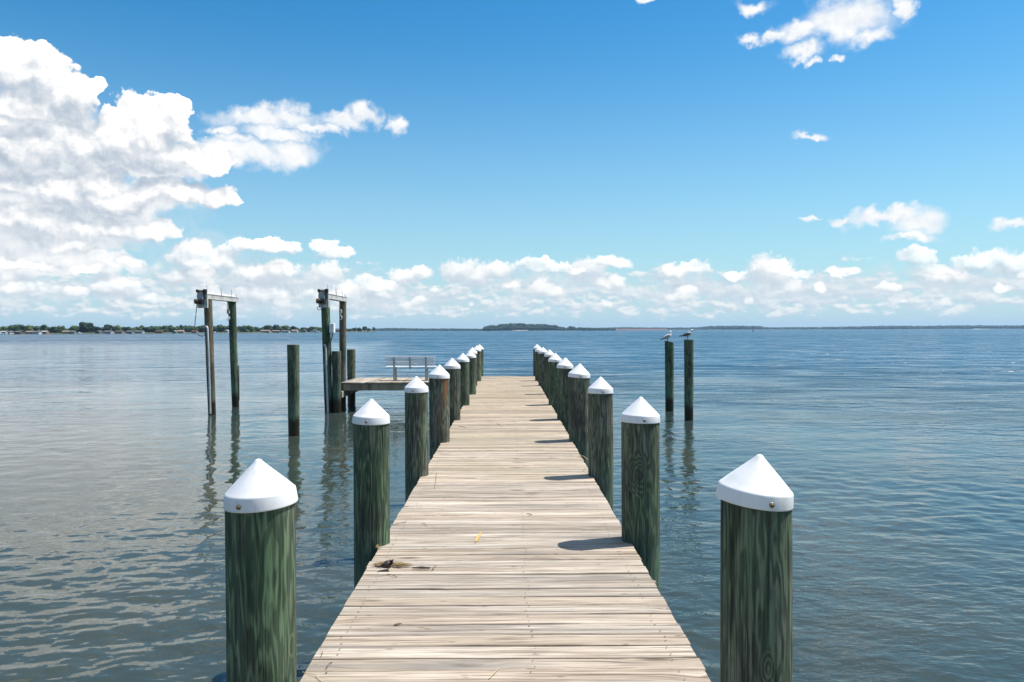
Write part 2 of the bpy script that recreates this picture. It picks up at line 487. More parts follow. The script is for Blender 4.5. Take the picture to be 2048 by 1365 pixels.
w = bpy.data.worlds.new('World'); scene.world = w; w.use_nodes = True
k = NT(w.node_tree)
bg = w.node_tree.nodes['Background']
SKY = .14
bg.inputs['Strength'].default_value = SKY
sky = k.node('ShaderNodeTexSky', sky_type='NISHITA')
sky.sun_disc = False; sky.sun_elevation = sun_el; sky.sun_rotation = sun_az
sky.air_density = 1.0; sky.dust_density = .6; sky.ozone_density = 2.2; sky.altitude = 0
hs = k.node('ShaderNodeHueSaturation'); hs.inputs['Saturation'].default_value = 1.35; hs.inputs['Value'].default_value = 1.0
k.l.new(sky.outputs[0], hs.inputs['Color'])
skycol = k.mix(1.0, hs.outputs[0], (.42, .80, .80), 'MULTIPLY')
d = k.node('ShaderNodeTexCoord').outputs['Generated']
dx, dy, dz = k.sep(d)
hyp = k.math('SQRT', k.math('ADD', k.math('MULTIPLY', dx, dx), k.math('MULTIPLY', dy, dy)))
az = k.math('MULTIPLY', k.math('ARCTAN2', dx, dy), 1000.0)
el = k.math('MULTIPLY', k.math('DIVIDE', dz, k.math('MAXIMUM', hyp, .001)), 1000.0)
P = k.comb(az, el, 0.0)
# billow warp: coarse, medium, fine
def cn(scale, amp, detail, seed):
    n = k.noise(k.vm('ADD', k.scale(P, scale), (seed, seed*.37, seed*.71)), 1.0, detail, .55, color=True, dims='3D')
    return k.scale(k.vm('SUBTRACT', n, (.5, .5, .5)), amp)
W = k.vm('ADD', cn(1/60, 44, 2, 3.3), cn(1/14, 19, 4, 8.1))
W = k.vm('MULTIPLY', W, (1, 1, 0))
# warp fades towards the horizon where the clouds are farther and smaller
wf = k.ss(el, 20, 160, .40, 1.0)
Pw = k.vm('ADD', P, k.scale(W, wf))
def field(Pv, lst):
    m = None
    for (a, e, rx, ry) in lst:
        q = k.vm('MULTIPLY_ADD', Pv, (1/rx, 1/ry, 0), (-a/rx, -e/ry, 0))
        dd = k.vm('DOT_PRODUCT', q, q)
        m = dd if m is None else k.math('MINIMUM', m, dd)
    return k.math('SUBTRACT', 1.0, k.math('SQRT', m))
hr = random.Random(17); heap = []
for (yb, n, smin, smax) in ((564, 13, 14, 40), (587, 17, 9, 28), (606, 16, 7, 18)):
    for i in range(n):
        xc = -60 + 2160*(i+hr.uniform(.1, .9))/n; s_ = hr.uniform(smin, smax); yb_ = yb+hr.uniform(-9, 9)
        for j in range(hr.choice([1, 2, 3, 3])):
            rx = s_*hr.uniform(.8, 1.5); ry = s_*hr.uniform(.45, .8)
            heap.append((xc+hr.uniform(-1.5, 1.5)*s_*(j > 0), yb_-ry*.6-(0 if j == 0 else hr.uniform(0, .5)*s_), rx, ry))
HEAP = conv(heap)
CU = conv(CUMULUS); WI = conv(WISPS)
F0 = field(Pw, CU)
osc = k.ss(el, 40, 200, .34, 1.0)
F1 = field(k.vm('ADD', Pw, k.scale(k.comb(9.0, 30.0, 0.0), osc)), CU)       # nearer the light: is there cloud above?
def billow(Pv, s):
    n = k.node('ShaderNodeTexVoronoi', feature='SMOOTH_F1', voronoi_dimensions='2D')
    k._set(n.inputs['Vector'], Pv); n.inputs['Scale'].default_value = s; n.inputs['Detail'].default_value = 2.0
    n.inputs['Roughness'].default_value = .55; n.inputs['Lacunarity'].default_value = 2.2; n.inputs['Smoothness'].default_value = .35
    return n.outputs['Distance']
fb0 = k.noise(k.scale(P, 1/30), 1.0, 5, .50)
fb1 = k.noise(k.scale(k.vm('ADD', P, (4.0, 9.0, 0)), 1/30), 1.0, 5, .50)
Pb = k.vm('ADD', P, k.scale(W, .35))
v0 = billow(Pb, 1/21); v1 = billow(k.vm('ADD', Pb, (2.5, 6.5, 0)), 1/21)
D0 = k.math('ADD', k.math('ADD', F0, .16), k.math('MULTIPLY', k.math('SUBTRACT', fb0, .5), .50))
D0 = k.math('ADD', D0, k.math('MULTIPLY', k.math('SUBTRACT', .42, v0), .30))
fb2 = k.noise(k.scale(P, 1/7), 1.0, 4, .6)
D0 = k.math('ADD', D0, k.math('MULTIPLY', k.math('SUBTRACT', fb2, .5), k.ss(el, 30, 200, .55, .19)))
wid = k.math('MULTIPLY', k.ss(k.math('SUBTRACT', F0, F1), -.25, .25, .42, .13), k.ss(el, 40, 150, 2.6, 1.0))
alpha = k.ss(k.math('DIVIDE', k.math('ADD', D0, .04), wid), 0, 1)
relief = k.math('ADD', k.math('MULTIPLY', k.math('SUBTRACT', fb0, fb1), .80), k.math('MULTIPLY', k.math('SUBTRACT', v1, v0), .24))
under = k.math('MULTIPLY', k.math('TANH', k.math('MULTIPLY', k.math('SUBTRACT', F0, F1), 1.3)), .44)
lit = k.math('ADD', k.math('ADD', relief, under), .47, clamp=True)
cloud = k.ramp(lit, [(0, (.33, .39, .47)), (.28, (.43, .485, .55)), (.50, (.58, .61, .645)), (.68, (.75, .755, .76)), (.85, (.95, .94, .92)), (1, (1.25, 1.22, 1.18))])
# thin torn cloud
F2 = k.math('ADD', field(k.vm('ADD', Pw, k.scale(cn(1/10, 13, 4, 5.5), 1.0)), WI), .10)
D2 = k.math('ADD', F2, k.math('MULTIPLY', k.math('SUBTRACT', fb0, .5), 1.1))
alpha2 = k.ss(D2, -.18, .80, 0, .97)
thin = k.ramp(k.math('ADD', k.math('ADD', k.math('MULTIPLY', relief, 1.0), k.math('MULTIPLY', D2, .22)), .48, clamp=True), [(0, (.56, .61, .67)), (.6, (.72, .735, .75)), (1, (.84, .83, .82))])
# rows of small far cumulus above the horizon, all the way round
q0 = k.vm('MULTIPLY', P, (1/26, 1/13, 0))
q0 = k.vm('ADD', q0, (2.0, 11.0, 4.0))
b0 = k.noise(q0, 1.0, 6, .55)
b1 = k.noise(k.vm('ADD', q0, (.10, .28, 0)), 1.0, 6, .55)
lf = k.noise(k.vm('MULTIPLY', P, (1/150, 1/60, 0)), 1.0, 2, .5)
env = k.math('MULTIPLY', k.ss(el, 4, 26), k.ss(k.math('ADD', el, k.math('MULTIPLY', k.math('SUBTRACT', lf, .5), 60)), 52, 92, 1, 0))
D3 = k.math('ADD', k.math('ADD', k.math('SUBTRACT', b0, .5), k.math('MULTIPLY', env, .30)), -.22)
alpha3 = k.math('MULTIPLY', k.ss(D3, -.05, .12, 0, .82), k.ss(env, 0, .3))
blit = k.math('ADD', k.math('MULTIPLY', k.math('SUBTRACT', b0, b1), 2.3), .55, clamp=True)
band = k.ramp(blit, [(0, (.40, .48, .56)), (.45, (.50, .57, .63)), (.75, (.70, .72, .715)), (1, (.80, .78, .74))])
# milky air low over the water
milk = k.math('MULTIPLY', k.math('POWER', k.lin(el, 0, 430, 1, 0), 2.0), .90)
K = 1/SKY
def up(c): return k.vm('MULTIPLY', c, (K, K, K))
c = k.mix(milk, skycol, (.425*K, .55*K, .645*K))
c = k.mix(alpha3, c, up(band))
# soft grey veils between the cloud rows
F4 = field(k.vm('ADD', P, k.scale(W, 1.5)), conv(VEIL))
alpha4 = k.ss(k.math('ADD', F4, k.math('MULTIPLY', k.math('SUBTRACT', fb0, .5), .9)), -.15, .75, 0, .62)
veil = k.ramp(k.math('ADD', k.math('MULTIPLY', relief, 1.1), k.math('MULTIPLY', lf, .9), clamp=True), [(0, (.42, .49, .56)), (.45, (.52, .58, .635)), (.8, (.66, .69, .70)), (1, (.78, .775, .76))])
c = k.mix(alpha4, c, up(veil))
F5 = field(k.vm('ADD', P, k.scale(W, 1.2)), conv(BANK))
alpha5 = k.ss(k.math('ADD', F5, k.math('MULTIPLY', k.math('SUBTRACT', fb0, .5), .6)), .0, .34, 0, .97)
bankc = k.ramp(k.math('ADD', k.math('MULTIPLY', relief, .75), k.math('MULTIPLY', lf, 1.12), clamp=True), [(0, (.42, .475, .54)), (.35, (.54, .58, .625)), (.58, (.68, .70, .715)), (.8, (.80, .80, .795)), (1, (.92, .91, .89))])
c = k.mix(alpha5, c, up(bankc))
# heaped rows of small cumulus over the far shore
F6 = field(Pw, HEAP); F7 = field(k.vm('ADD', Pw, (4, 10, 0)), HEAP)
D6 = k.math('ADD', k.math('ADD', F6, .08), k.math('MULTIPLY', k.math('SUBTRACT', fb2, .5), 1.1))
alpha6 = k.math('MULTIPLY', k.ss(D6, -.08, .42), k.ss(el, 8, 62, .25, .92))
lit6 = k.math('ADD', k.math('ADD', k.math('MULTIPLY', k.math('TANH', k.math('SUBTRACT', F6, F7)), .55), k.math('MULTIPLY', k.math('SUBTRACT', fb2, .5), .35)), .44, clamp=True)
heapc = k.ramp(lit6, [(0, (.44, .51, .575)), (.4, (.53, .585, .635)), (.62, (.68, .70, .71)), (.85, (.84, .83, .81)), (1, (.96, .94, .91))])
c = k.mix(alpha6, c, up(heapc))
# broken cumulus overhead and behind, outside the view, that the water and the shade pick up
pz = k.math('MAXIMUM', dz, .08)
Q = k.comb(k.math('DIVIDE', dx, pz), k.math('DIVIDE', dy, pz), 2.7)
o0 = k.noise(Q, .9, 6, .55); o1 = k.noise(k.vm('ADD', Q, (.12, .03, 0)), .9, 6, .55)
outside = k.math('MAXIMUM', k.ss(el, 455, 620), k.math('MULTIPLY', k.ss(k.math('ABSOLUTE', az), 680, 850), k.ss(el, 60, 160)))
oa = k.math('MULTIPLY', k.ss(o0, .49, .60), outside)
oc = k.ramp(k.math('ADD', k.math('MULTIPLY', k.math('SUBTRACT', o0, o1), 2.0), .6, clamp=True), [(0, (.40, .44, .48)), (.6, (.66, .67, .68)), (1, (.90, .89, .87))])
c = k.mix(oa, c, up(oc))
c = k.mix(alpha2, c, up(thin))
low = k.ss(el, 10, 170, .5, 1)
c = k.mix(k.math('MULTIPLY', alpha, low), c, up(cloud))
k.l.new(c, bg.inputs['Color'])
w.cycles.sampling_method = 'MANUAL'; w.cycles.sample_map_resolution = 512

# ------------------------------------------------------------------ water
def build_water():
    f = FOC/2; hh = EYE
    ys = np.arange(352, 1.0, -.62)
    r = f*hh/ys
    r = np.concatenate(([.4, 1.5, 3.0, 4.5], r[r > 5.0], [2300, 3300, 5000, 9000]))
    A = R(38)
    th = np.concatenate((np.linspace(-A, A, 1250), np.linspace(A, 2*PI-A, 74)[1:-1]))
    nr, nt_ = len(r), len(th)
    rr, tt = np.meshgrid(r, th, indexing='ij')
    x = rr*np.sin(tt); y = rr*np.cos(tt)
    dr = np.gradient(r)[:, None]
    g = np.random.default_rng(11)
    z = np.zeros_like(x)
    # calm and ruffled patches
    patch = np.zeros_like(x)
    for i in range(9):
        L = g.uniform(7, 40); a = g.uniform(0, 2*PI)
        patch += np.sin(2*PI/L*(x*math.cos(a)*.5 + y*math.sin(a)) + g.uniform(0, 6.28))
    patch = np.clip(.78 + .17*patch, .30, 1.35)
    patch *= 1 - .45*np.clip((x-1.2)/1.0, 0, 1)*np.clip((12-y)/6, 0, 1)      # calmer close by on the right
    patch *= 1 - .45*np.clip((-x-.5)/2.5, 0, 1)*np.clip((y-9)/9, 0, 1)      # and in the lee farther out on the left
    patch *= 1 - .22*np.clip((-x-.5)/1.5, 0, 1)
    N = 130
    for i in range(N):
        L = math.exp(g.uniform(math.log(.10), math.log(1.15)))
        a = g.normal(R(80), R(54))
        kx, ky = math.cos(a), math.sin(a)
        slope = .0080*(1.0 if L < .6 else .80)
        amp = slope*L/(2*PI)*1.4
        wgt = np.clip((L/np.maximum(dr, 1e-3) - 2.2)/2.5, 0, 1)
        ph = 2*PI/L*(x*kx + y*ky) + g.uniform(0, 2*PI)
        s = np.sin(ph)
        z += amp*wgt*(s + .18*np.cos(2*ph))
    z *= patch
    fade = np.clip((1100-rr)/500, 0, 1)
    z *= fade
    # a thin column behind the camera closes the ring
    verts = np.stack((x, y, z), -1).reshape(-1, 3)
    i = np.arange(nr-1)[:, None]*nt_; j = np.arange(nt_)[None, :]
    j2 = (j+1) % nt_
    quads = np.stack((i+j, i+j2, i+nt_+j2, i+nt_+j), -1).reshape(-1, 4)[:, ::-1]
    me = bpy.data.meshes.new('water')
    me.vertices.add(len(verts)); me.vertices.foreach_set('co', verts.ravel())
    nq = len(quads)
    me.loops.add(nq*4); me.loops.foreach_set('vertex_index', quads.ravel().astype(np.int32))
    me.polygons.add(nq)
    me.polygons.foreach_set('loop_start', np.arange(0, nq*4, 4, dtype=np.int32))
    me.polygons.foreach_set('loop_total', np.full(nq, 4, dtype=np.int32))
    me.polygons.foreach_set('use_smooth', np.ones(nq, dtype=bool))
    me.materials.append(M['water'])
    me.update(calc_edges=True); me.validate()
    o = bpy.data.objects.new('water', me); COL.objects.link(o)
    tag(o, 'rippled blue grey bay water reaching to the horizon', None, None, 'structure')
build_water()

# ------------------------------------------------------------------ pier
def plank(mb, x0, x1, y0, y1, ztop, thick, segs, r, along='X'):
    """one board with eased edges and a little cup, warp and end wander"""
    ch = .004
    a0 = r.uniform(-.004, .004); a1 = r.uniform(-.004, .004)
    dz = r.uniform(-.0018, .0018); tl = r.uniform(-.0015, .0015)
    vs = []
    if along == 'X': u0, u1, v0, v1 = x0, x1, y0, y1
    else: u0, u1, v0, v1 = y0, y1, x0, x1
    u0 += r.uniform(-.005, .005); u1 += r.uniform(-.005, .005)
    ph = r.uniform(0, 6)
    for i in range(segs+1):
        t = i/segs
        u = u0 + (u1-u0)*t
        wv = .0022*math.sin(ph + t*7) + a0*(1-t) + a1*t
        zt = ztop + dz + .0012*math.sin(ph*2 + t*5)
        sec = [(v0+wv, zt-thick), (v0+wv, zt-ch-tl), (v0+ch+wv, zt-tl), (v1-ch+wv, zt+tl), (v1+wv, zt-ch+tl), (v1+wv, zt-thick)]
        for (v, zz) in sec:
            vs.append((u, v, zz) if along == 'X' else (v, u, zz))
    fs = []
    for i in range(segs):
        for q in range(6):
            a = i*6+q; b = i*6+(q+1) % 6
            fs.append((a, a+6, b+6, b) if along == 'X' else (a, b, b+6, a+6))
    fs.append(tuple(range(6)) if along == 'X' else tuple(range(5, -1, -1)))
    n = segs*6
    fs.append(tuple(n+i for i in range(5, -1, -1)) if along == 'X' else tuple(n+i for i in range(6)))
    shade_sides = (0, 4) if along == 'X' else (0, 4)  # long sides that take the painted gap shade
    body = [f for i, f in enumerate(fs) if not (i < segs*6 and i % 6 in shade_sides)]
    side = [f for i, f in enumerate(fs) if (i < segs*6 and i % 6 in shade_sides)]
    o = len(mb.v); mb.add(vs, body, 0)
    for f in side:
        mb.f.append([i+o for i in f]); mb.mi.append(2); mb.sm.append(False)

LEFT, RIGHT = -.928, .893
pier = empty('pier', (0, 0, 0))
tag(pier, 'long straight timber pier with bleached grey plank deck running out over the water', 'pier')
mb = MB(); r = random.Random(3)
yy = 3.601 - .145*32
edges = []
while yy < 26.75:
    wdt = .145
    gap = r.choice([.004, .006, .009, .012, .014])
    y1 = min(yy + wdt - gap, 26.76)
    plank(mb, LEFT, RIGHT, yy, y1, DECK, .038, 10, r)
    for nx in (LEFT+.10+r.uniform(-.01, .01), r.uniform(.10, .125), RIGHT-.12+r.uniform(-.01, .01)):
        for ny in (yy+.030, y1-.032):
            if r.random() < .86:
                mx, my, rad = nx+r.uniform(-.012, .012), ny+r.uniform(-.012, .012), r.uniform(.0030, .0048)
                mb.add([(mx+rad*1.25*math.cos(a*PI/3), my+rad*math.sin(a*PI/3), DECK+.0052) for a in range(6)], [tuple(range(6))], 1)
    yy += wdt
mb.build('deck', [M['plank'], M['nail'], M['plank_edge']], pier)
def beam_obj(name, lo, hi, parent, mat=None):
    b_ = MB(); b_.cbox(lo, hi, .006); return b_.build(name, mat or M['beam'], parent)
for sx in (-.80, -.02, .765):
    o = beam_obj('stringer', (sx-.02, -1.0, DECK-.238), (sx+.02, 26.70, DECK-.046), pier, M['plank_y'])
ROWS = [3.1, 5.80, 8.50, 11.12, 13.82, 16.50, 19.30, 22.20, 24.35, 26.90]
for i, z in enumerate(ROWS):
    for s in (-1, 1):
        yb = z + s*.155
        beam_obj('cross_beam', (-1.055-.02*((i*3) % 4)/3, yb-.02, DECK-.44), (1.03+.02*((i*5) % 3)/2, yb+.02, DECK-.242), pier)

# ------------------------------------------------------------------ pilings
def pile_mesh(mb, rad_top, rad_bot, top, lean=(0, 0), seed=0, cut=0.0, seg=40, bottom=-.35):
    n = max(8, int((top-bottom)/.07))
    vs = []
    for i in range(n+1):
        t = i/n
        z = bottom + (top-bottom)*t
        rr = rad_bot + (rad_top-rad_bot)*t
        for s in range(seg):
            a = 2*PI*s/seg
            q = mnoise.noise(Vector((math.cos(a)*1.5+seed*3.7, math.sin(a)*1.5, z*.9+seed)))
            q2 = mnoise.noise(Vector((math.cos(a)*6+seed*1.7, math.sin(a)*6, z*1.6+seed)))
            rk = rr*(1 + .030*q + .012*q2)
            zz = z + (cut*math.cos(a)*rr if i == n else 0)
            vs.append((rk*math.cos(a)+lean[0]*(z/top), rk*math.sin(a)+lean[1]*(z/top), zz))
    fs = []
    for i in range(n):
        for s in range(seg):
            a = i*seg+s; b = i*seg+(s+1) % seg
            fs.append((a, b, b+seg, a+seg))
    mb.add(vs, fs, 0, True)
    # eased end grain
    c = Vector((lean[0], lean[1], top+.004))
    last = [Vector(vs[n*seg+s]) for s in range(seg)]
    ins = [p.lerp(Vector((c.x, c.y, p.z)), .06)+Vector((0, 0, .006)) for p in last]
    mb.add(last+ins+[c+Vector((0, 0, .004))], [(s, (s+1) % seg, seg+(s+1) % seg, seg+s) for s in range(seg)] +
           [(seg+s, seg+(s+1) % seg, 2*seg) for s in range(seg)], 0, False)

def capped(side, X, Y, apex, capw, weather, seed, label, tilt=(0, 0), screw=-90, lean=(0, 0), knot=0, rust=0):
    root = empty('piling', (X, Y, 0))
    tag(root, label, 'piling', 'white capped pilings along both sides of the pier')
    rc = capw/2                      # cap skirt radius
    rp = rc - .0065 - .045*abs(math.tan(R(max(abs(tilt[0]), abs(tilt[1])))))
    hc = rc*.93; hb = .053
    top = apex - hc - .012
    p = MB(); pile_mesh(p, rp, rp*1.02, top, lean, seed)
    o = p.build('post', M['pile'], root); o['weather'] = float(weather); o['seed'] = float(seed); o['knot'] = float(knot); o['rust'] = float(rust)
    c_ = MB()
    rt = rc*.965                     # rim radius
    tip = .020
    prof = [(rc-.006, -hb), (rc, -hb), (rc, -hb+.004)]
    prof += [(rc+(rt-rc)*t, -hb+.004+(hb-.008)*t) for t in (.5, 1.0)]
    prof += [(rt-.0015, .001), (rt-.006, .0045)]
    for t in (.2, .4, .6, .8, .875):
        prof.append((rt*(1-t), hc*t))
    prof += [(.0125, hc*.925), (.0075, hc*.948), (.0035, hc*.957), (0, hc*.959)]
    c_.lathe(prof, 48, 0, True)
    cp = c_.build('cap', M['cap'], root)
    cp.location = (lean[0], lean[1], apex-hc*.959)
    cp.rotation_euler = (R(tilt[0]), R(tilt[1]), 0)
    # washer and screw on the skirt
    s_ = MB()
    a = R(screw); ux = Vector((math.cos(a), math.sin(a), 0))
    base = ux*(rc-.002) + Vector((0, 0, -hb*.58))
    Mx = Matrix.Translation(base) @ ux.to_track_quat('Z', 'Y').to_matrix().to_4x4()
    s_.lathe([(.0105, 0), (.0105, .0025), (.0085, .0035), (.0062, .0036)], 16, 0, True, Mx)
    s_.lathe([(.0062, .003), (.0058, .0062), (.003, .0078), (0, .008)], 12, 1, True, Mx)
    s_.build('screw', [M['washer'], M['screw']], cp)
    return root

AP = DECK + 1.07
ordn = ['nearest', 'second', 'third', 'fourth', 'fifth', 'sixth', 'seventh', 'eighth', 'ninth', 'last']
LX = [-.975, -1.0, -.984, -.962, -.972, -.94, -.915, -1.0, -.955, -.966]
RX = [.946, .973, .982, 1.0, .99, .978, 1.008, .977, .957, .98]
LZ = [3.12, 5.80, 8.52, 11.10, 13.82, 16.50, 19.30, 22.25, 24.35, 26.90]
RZ = [3.03, 5.84, 8.44, 11.15, 13.80, 16.50, 19.30, 22.20, 24.35, 26.90]
LC = [.281, .274, .262, .300, .293, .281, .285, .28, .275, .28]
RC = [.288, .292, .274, .315, .296, .295, .262, .272, .27, .27]
LH = [.500, .496, .489, .477, .478, .473, .486, .477, .462, .474]
RH = [.476, .492, .497, .470, .478, .476, .474, .477, .49, .474]
LW = [.22, .20, .62, .80, .75, .25, .55, .60, .45, .40]
RW = [.48, .42, .66, .78, .55, .30, .50, .75, .55, .60]
LT = [(2, -3), (1, 1.5), (0, 0), (0, 2), (1, 0), (0, 1), (1, -1), (0, 0), (0, 1), (0, 0)]
RT = [(2, 7), (0, 1.5), (-1, 1), (1, 4), (0, 3), (0, 3), (1, 1), (0, 0), (0, 0), (0, 0)]
LS = [-108, -95, -100, -92, -94, -90, -88, -90, -90, -90]
RS = [-82, -88, -86, -88, -90, -84, -80, -90, -90, -90]
LL = ['green piling with wavy grain and white cone cap, nearest on the left of the deck',
 'smooth dark green white capped piling, second from the near end on the left',
 'grey green white capped piling, third from the near end on the left',
 'weathered piling with a rust streak under its white cap, fourth along the left',
 'grey green white capped piling, fifth from the near end on the left side',
 'bright green white capped piling, sixth from the near end on the left side',
 'white capped piling with brown foot, seventh from the near end on the left side',
 'white capped piling on the left, third from the far end',
 'white capped piling on the left side, just before the far left corner of the deck',
 'white capped piling at the far left corner of the deck end']
RL = ['dark mottled piling with tilted white cone cap, nearest on the right side',
 'green knotted white capped piling, second from the near end on the right',
 'mottled grey brown white capped piling, third from the near right end',
 'wide piling with swirling grey grain and white cap, fourth along the right',
 'dark grey green white capped piling, fifth from the near end on the right side',
 'green white capped piling, sixth from the near end on the right side',
 'slim white capped piling, seventh from the near end on the right side',
 'grey white capped piling on the right, third from the far end',
 'white capped piling on the right side, just before the far right corner of the deck',
 'white capped piling at the far right corner of the deck end']
for i in range(10):
    capped('l', LX[i], LZ[i], EYE-LH[i], LC[i], LW[i], 1.0+i*1.31, LL[i], LT[i], LS[i], rust=(i == 3))
    capped('r', RX[i], RZ[i], EYE-RH[i], RC[i], RW[i], 21.0+i*1.73, RL[i], RT[i], RS[i], knot=(i == 1))

def bare(x, Zd, ytop, dpx, label, weather, seed, lean=(0, 0), cut=0.0, group='bare pilings standing in the water', hz=None):
    X = X_(x, Zd); top = EYE + (hor(x)-ytop)*Zd/FOC
    rad = dpx/2*Zd/FOC
    p = MB(); pile_mesh(p, rad, rad*.90, top, lean, seed, cut)
    o = p.build('piling', M['pile'], None, (X, Zd, 0))
    o['weather'] = float(weather); o['seed'] = float(seed)
    tag(o, label, 'piling', group)
    return o, X, top
bare(587, 18.4, 690, 24.0, 'lone bare piling standing in open water left of the pier', .45, 51.0)
_, G1X, G1T = bare(1339, 23.6, 684, 18.0, 'bare piling with slanted top, left one of the two right of the pier', .30, 52.3, cut=-.22)
_, G2X, G2T = bare(1378, 21.15, 680, 19.0, 'bare piling with level top, right one of the two right of the pier', .42, 53.9)
bare(673, 23.55, 703, 18.2, 'short bare piling at the front corner of the side platform', .55, 54.7)
bare(702.5, 26.25, 699.5, 17.0, 'short bare piling at the rear corner of the side platform', .60, 55.2)

# ------------------------------------------------------------------ side platform with bench
PX0, PX1, PY0, PY1 = -5.02, -.955, 23.85, 26.3
plat = empty('side_platform', (0, 0, 0))
tag(plat, 'low timber side platform joining the far left end of the pier, carrying a bench', 'platform')
mb = MB(); r = random.Random(9)
xx = PX0
while xx < PX1-.05:
    x1 = min(xx+.145-r.choice([.004, .006, .008]), PX1)
    plank(mb, xx, x1, PY0, PY1, DECK, .038, 4, r, 'Y')
    xx += .145
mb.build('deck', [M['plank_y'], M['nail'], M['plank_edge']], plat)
beam_obj('edge_beam', (PX0+.12, PY0+.03, DECK-.245), (PX1, PY0+.07, DECK-.042), plat, M['beam'])
beam_obj('edge_beam', (PX0+.12, PY1-.07, DECK-.245), (PX1, PY1-.03, DECK-.042), plat, M['beam'])
beam_obj('joist', (PX0+.12, PY0+1.1, DECK-.245), (PX1, PY0+1.14, DECK-.042), plat, M['beam'])
beam_obj('support_beam', (PX0+.03, PY0-.22, DECK-.44), (PX0+.09, PY1+.35, DECK-.25), plat, M['plank_y'])
beam_obj('support_beam', (-2.2, PY0-.05, DECK-.44), (-2.14, PY1+.1, DECK-.25), plat, M['plank_y'])

def bench():
    root = empty('bench', (0, 0, DECK))
    tag(root, 'silver slatted metal bench facing the bay on the side platform, seen from behind', 'bench')
    y = 24.55
    xa, xb = X_(770, y), X_(869.5, y)
    top = (hor(820)-712)*y/FOC + EYE - DECK
    wd = xb-xa
    b_ = MB()
    n = 5
    bot = top - .285
    for i in range(n):                       # back slats, leaning a little
        z0 = bot + (top-bot)*i/n; z1 = z0 + (top-bot)/n - .020
        yo = y + .02 - .10*(z0-bot)
        b_.cbox((xa, yo, z0), (xb, yo+.032, z1), .004)
    b_.build('backrest', M['alu'], root)
    s_ = MB()
    for i in range(4):
        s_.cbox((xa, y+.07+i*.095, .415), (xb+.02, y+.07+i*.095+.085, .44), .004)
    s_.build('seat', M['alu'], root)
    lx = (X_(788.5, y), X_(852, y))
    for q in lx:
        l = MB()
        l.cbox((q-.028, y-.062, 0.012), (q+.028, y-.005, top-.03), .004)       # rear upright
        l.cbox((q-.022, y+.36, 0.012), (q+.022, y+.40, .412), .004)            # front leg
        l.cbox((q-.02, y-.01, .375), (q+.02, y+.40, .4135), .004)               # seat bearer
        M_ = Matrix.Translation((q, y+.02, .03)) @ Matrix.Rotation(R(-42), 4, 'X')
        l.cbox((-.014, 0, 0), (.014, .03, .46), .003, 0, M_)
        l.cbox((q-.045, y-.085, 0), (q+.045, y+.03, .0115), .003)
        l.cbox((q-.045, y+.33, 0), (q+.045, y+.43, .0115), .003)
        l.build('leg', M['alu_dark'], root)
    m_ = MB()
    q = X_(820, y)
    m_.cbox((q-.025, y-.045, .36), (q+.025, y-.006, top-.035), .004)
    m_.cbox((q-.02, y-.006, .375), (q+.02, y+.42, .4135), .004)
    m_.build('middle_bracket', M['alu_dark'], root)
bench()

# ------------------------------------------------------------------ boat lift
def lift_pile(xb, xt, Zd, ztop, rad, label, weather, seed, ly=0.0):
    Xb = X_(xb, Zd); Xt = X_(xt, Zd)
    p = MB(); pile_mesh(p, rad, rad*.92, ztop, (Xt-Xb, ly), seed)
    o = p.build('piling', M['pile'], None, (Xb, Zd, 0))
    o['weather'] = float(weather); o['seed'] = float(seed)
    tag(o, label, 'piling', 'tall boat lift pilings')
    return Xb, Xt
BZ = EYE + .935                       # underside of the lift beams
lift_pile(424, 417.5, 23.15, BZ-.001, .118, 'tall tan piling carrying the front of the left lift beam, conduit alongside', 1.8, 61.0)
lift_pile(471, 465.5, 25.45, BZ-.001, .122, 'tall green piling carrying the rear of the left lift beam', .12, 62.0)
lift_pile(657, 651.5, 23.55, BZ-.001, .128, 'tall green piling carrying the front of the right lift beam, white box on it', .10, 63.4)
lift_pile(685, 686.5, 25.45, BZ-.001, .110, 'tall brown piling carrying the rear of the right lift beam behind the platform', 1.45, 64.6)

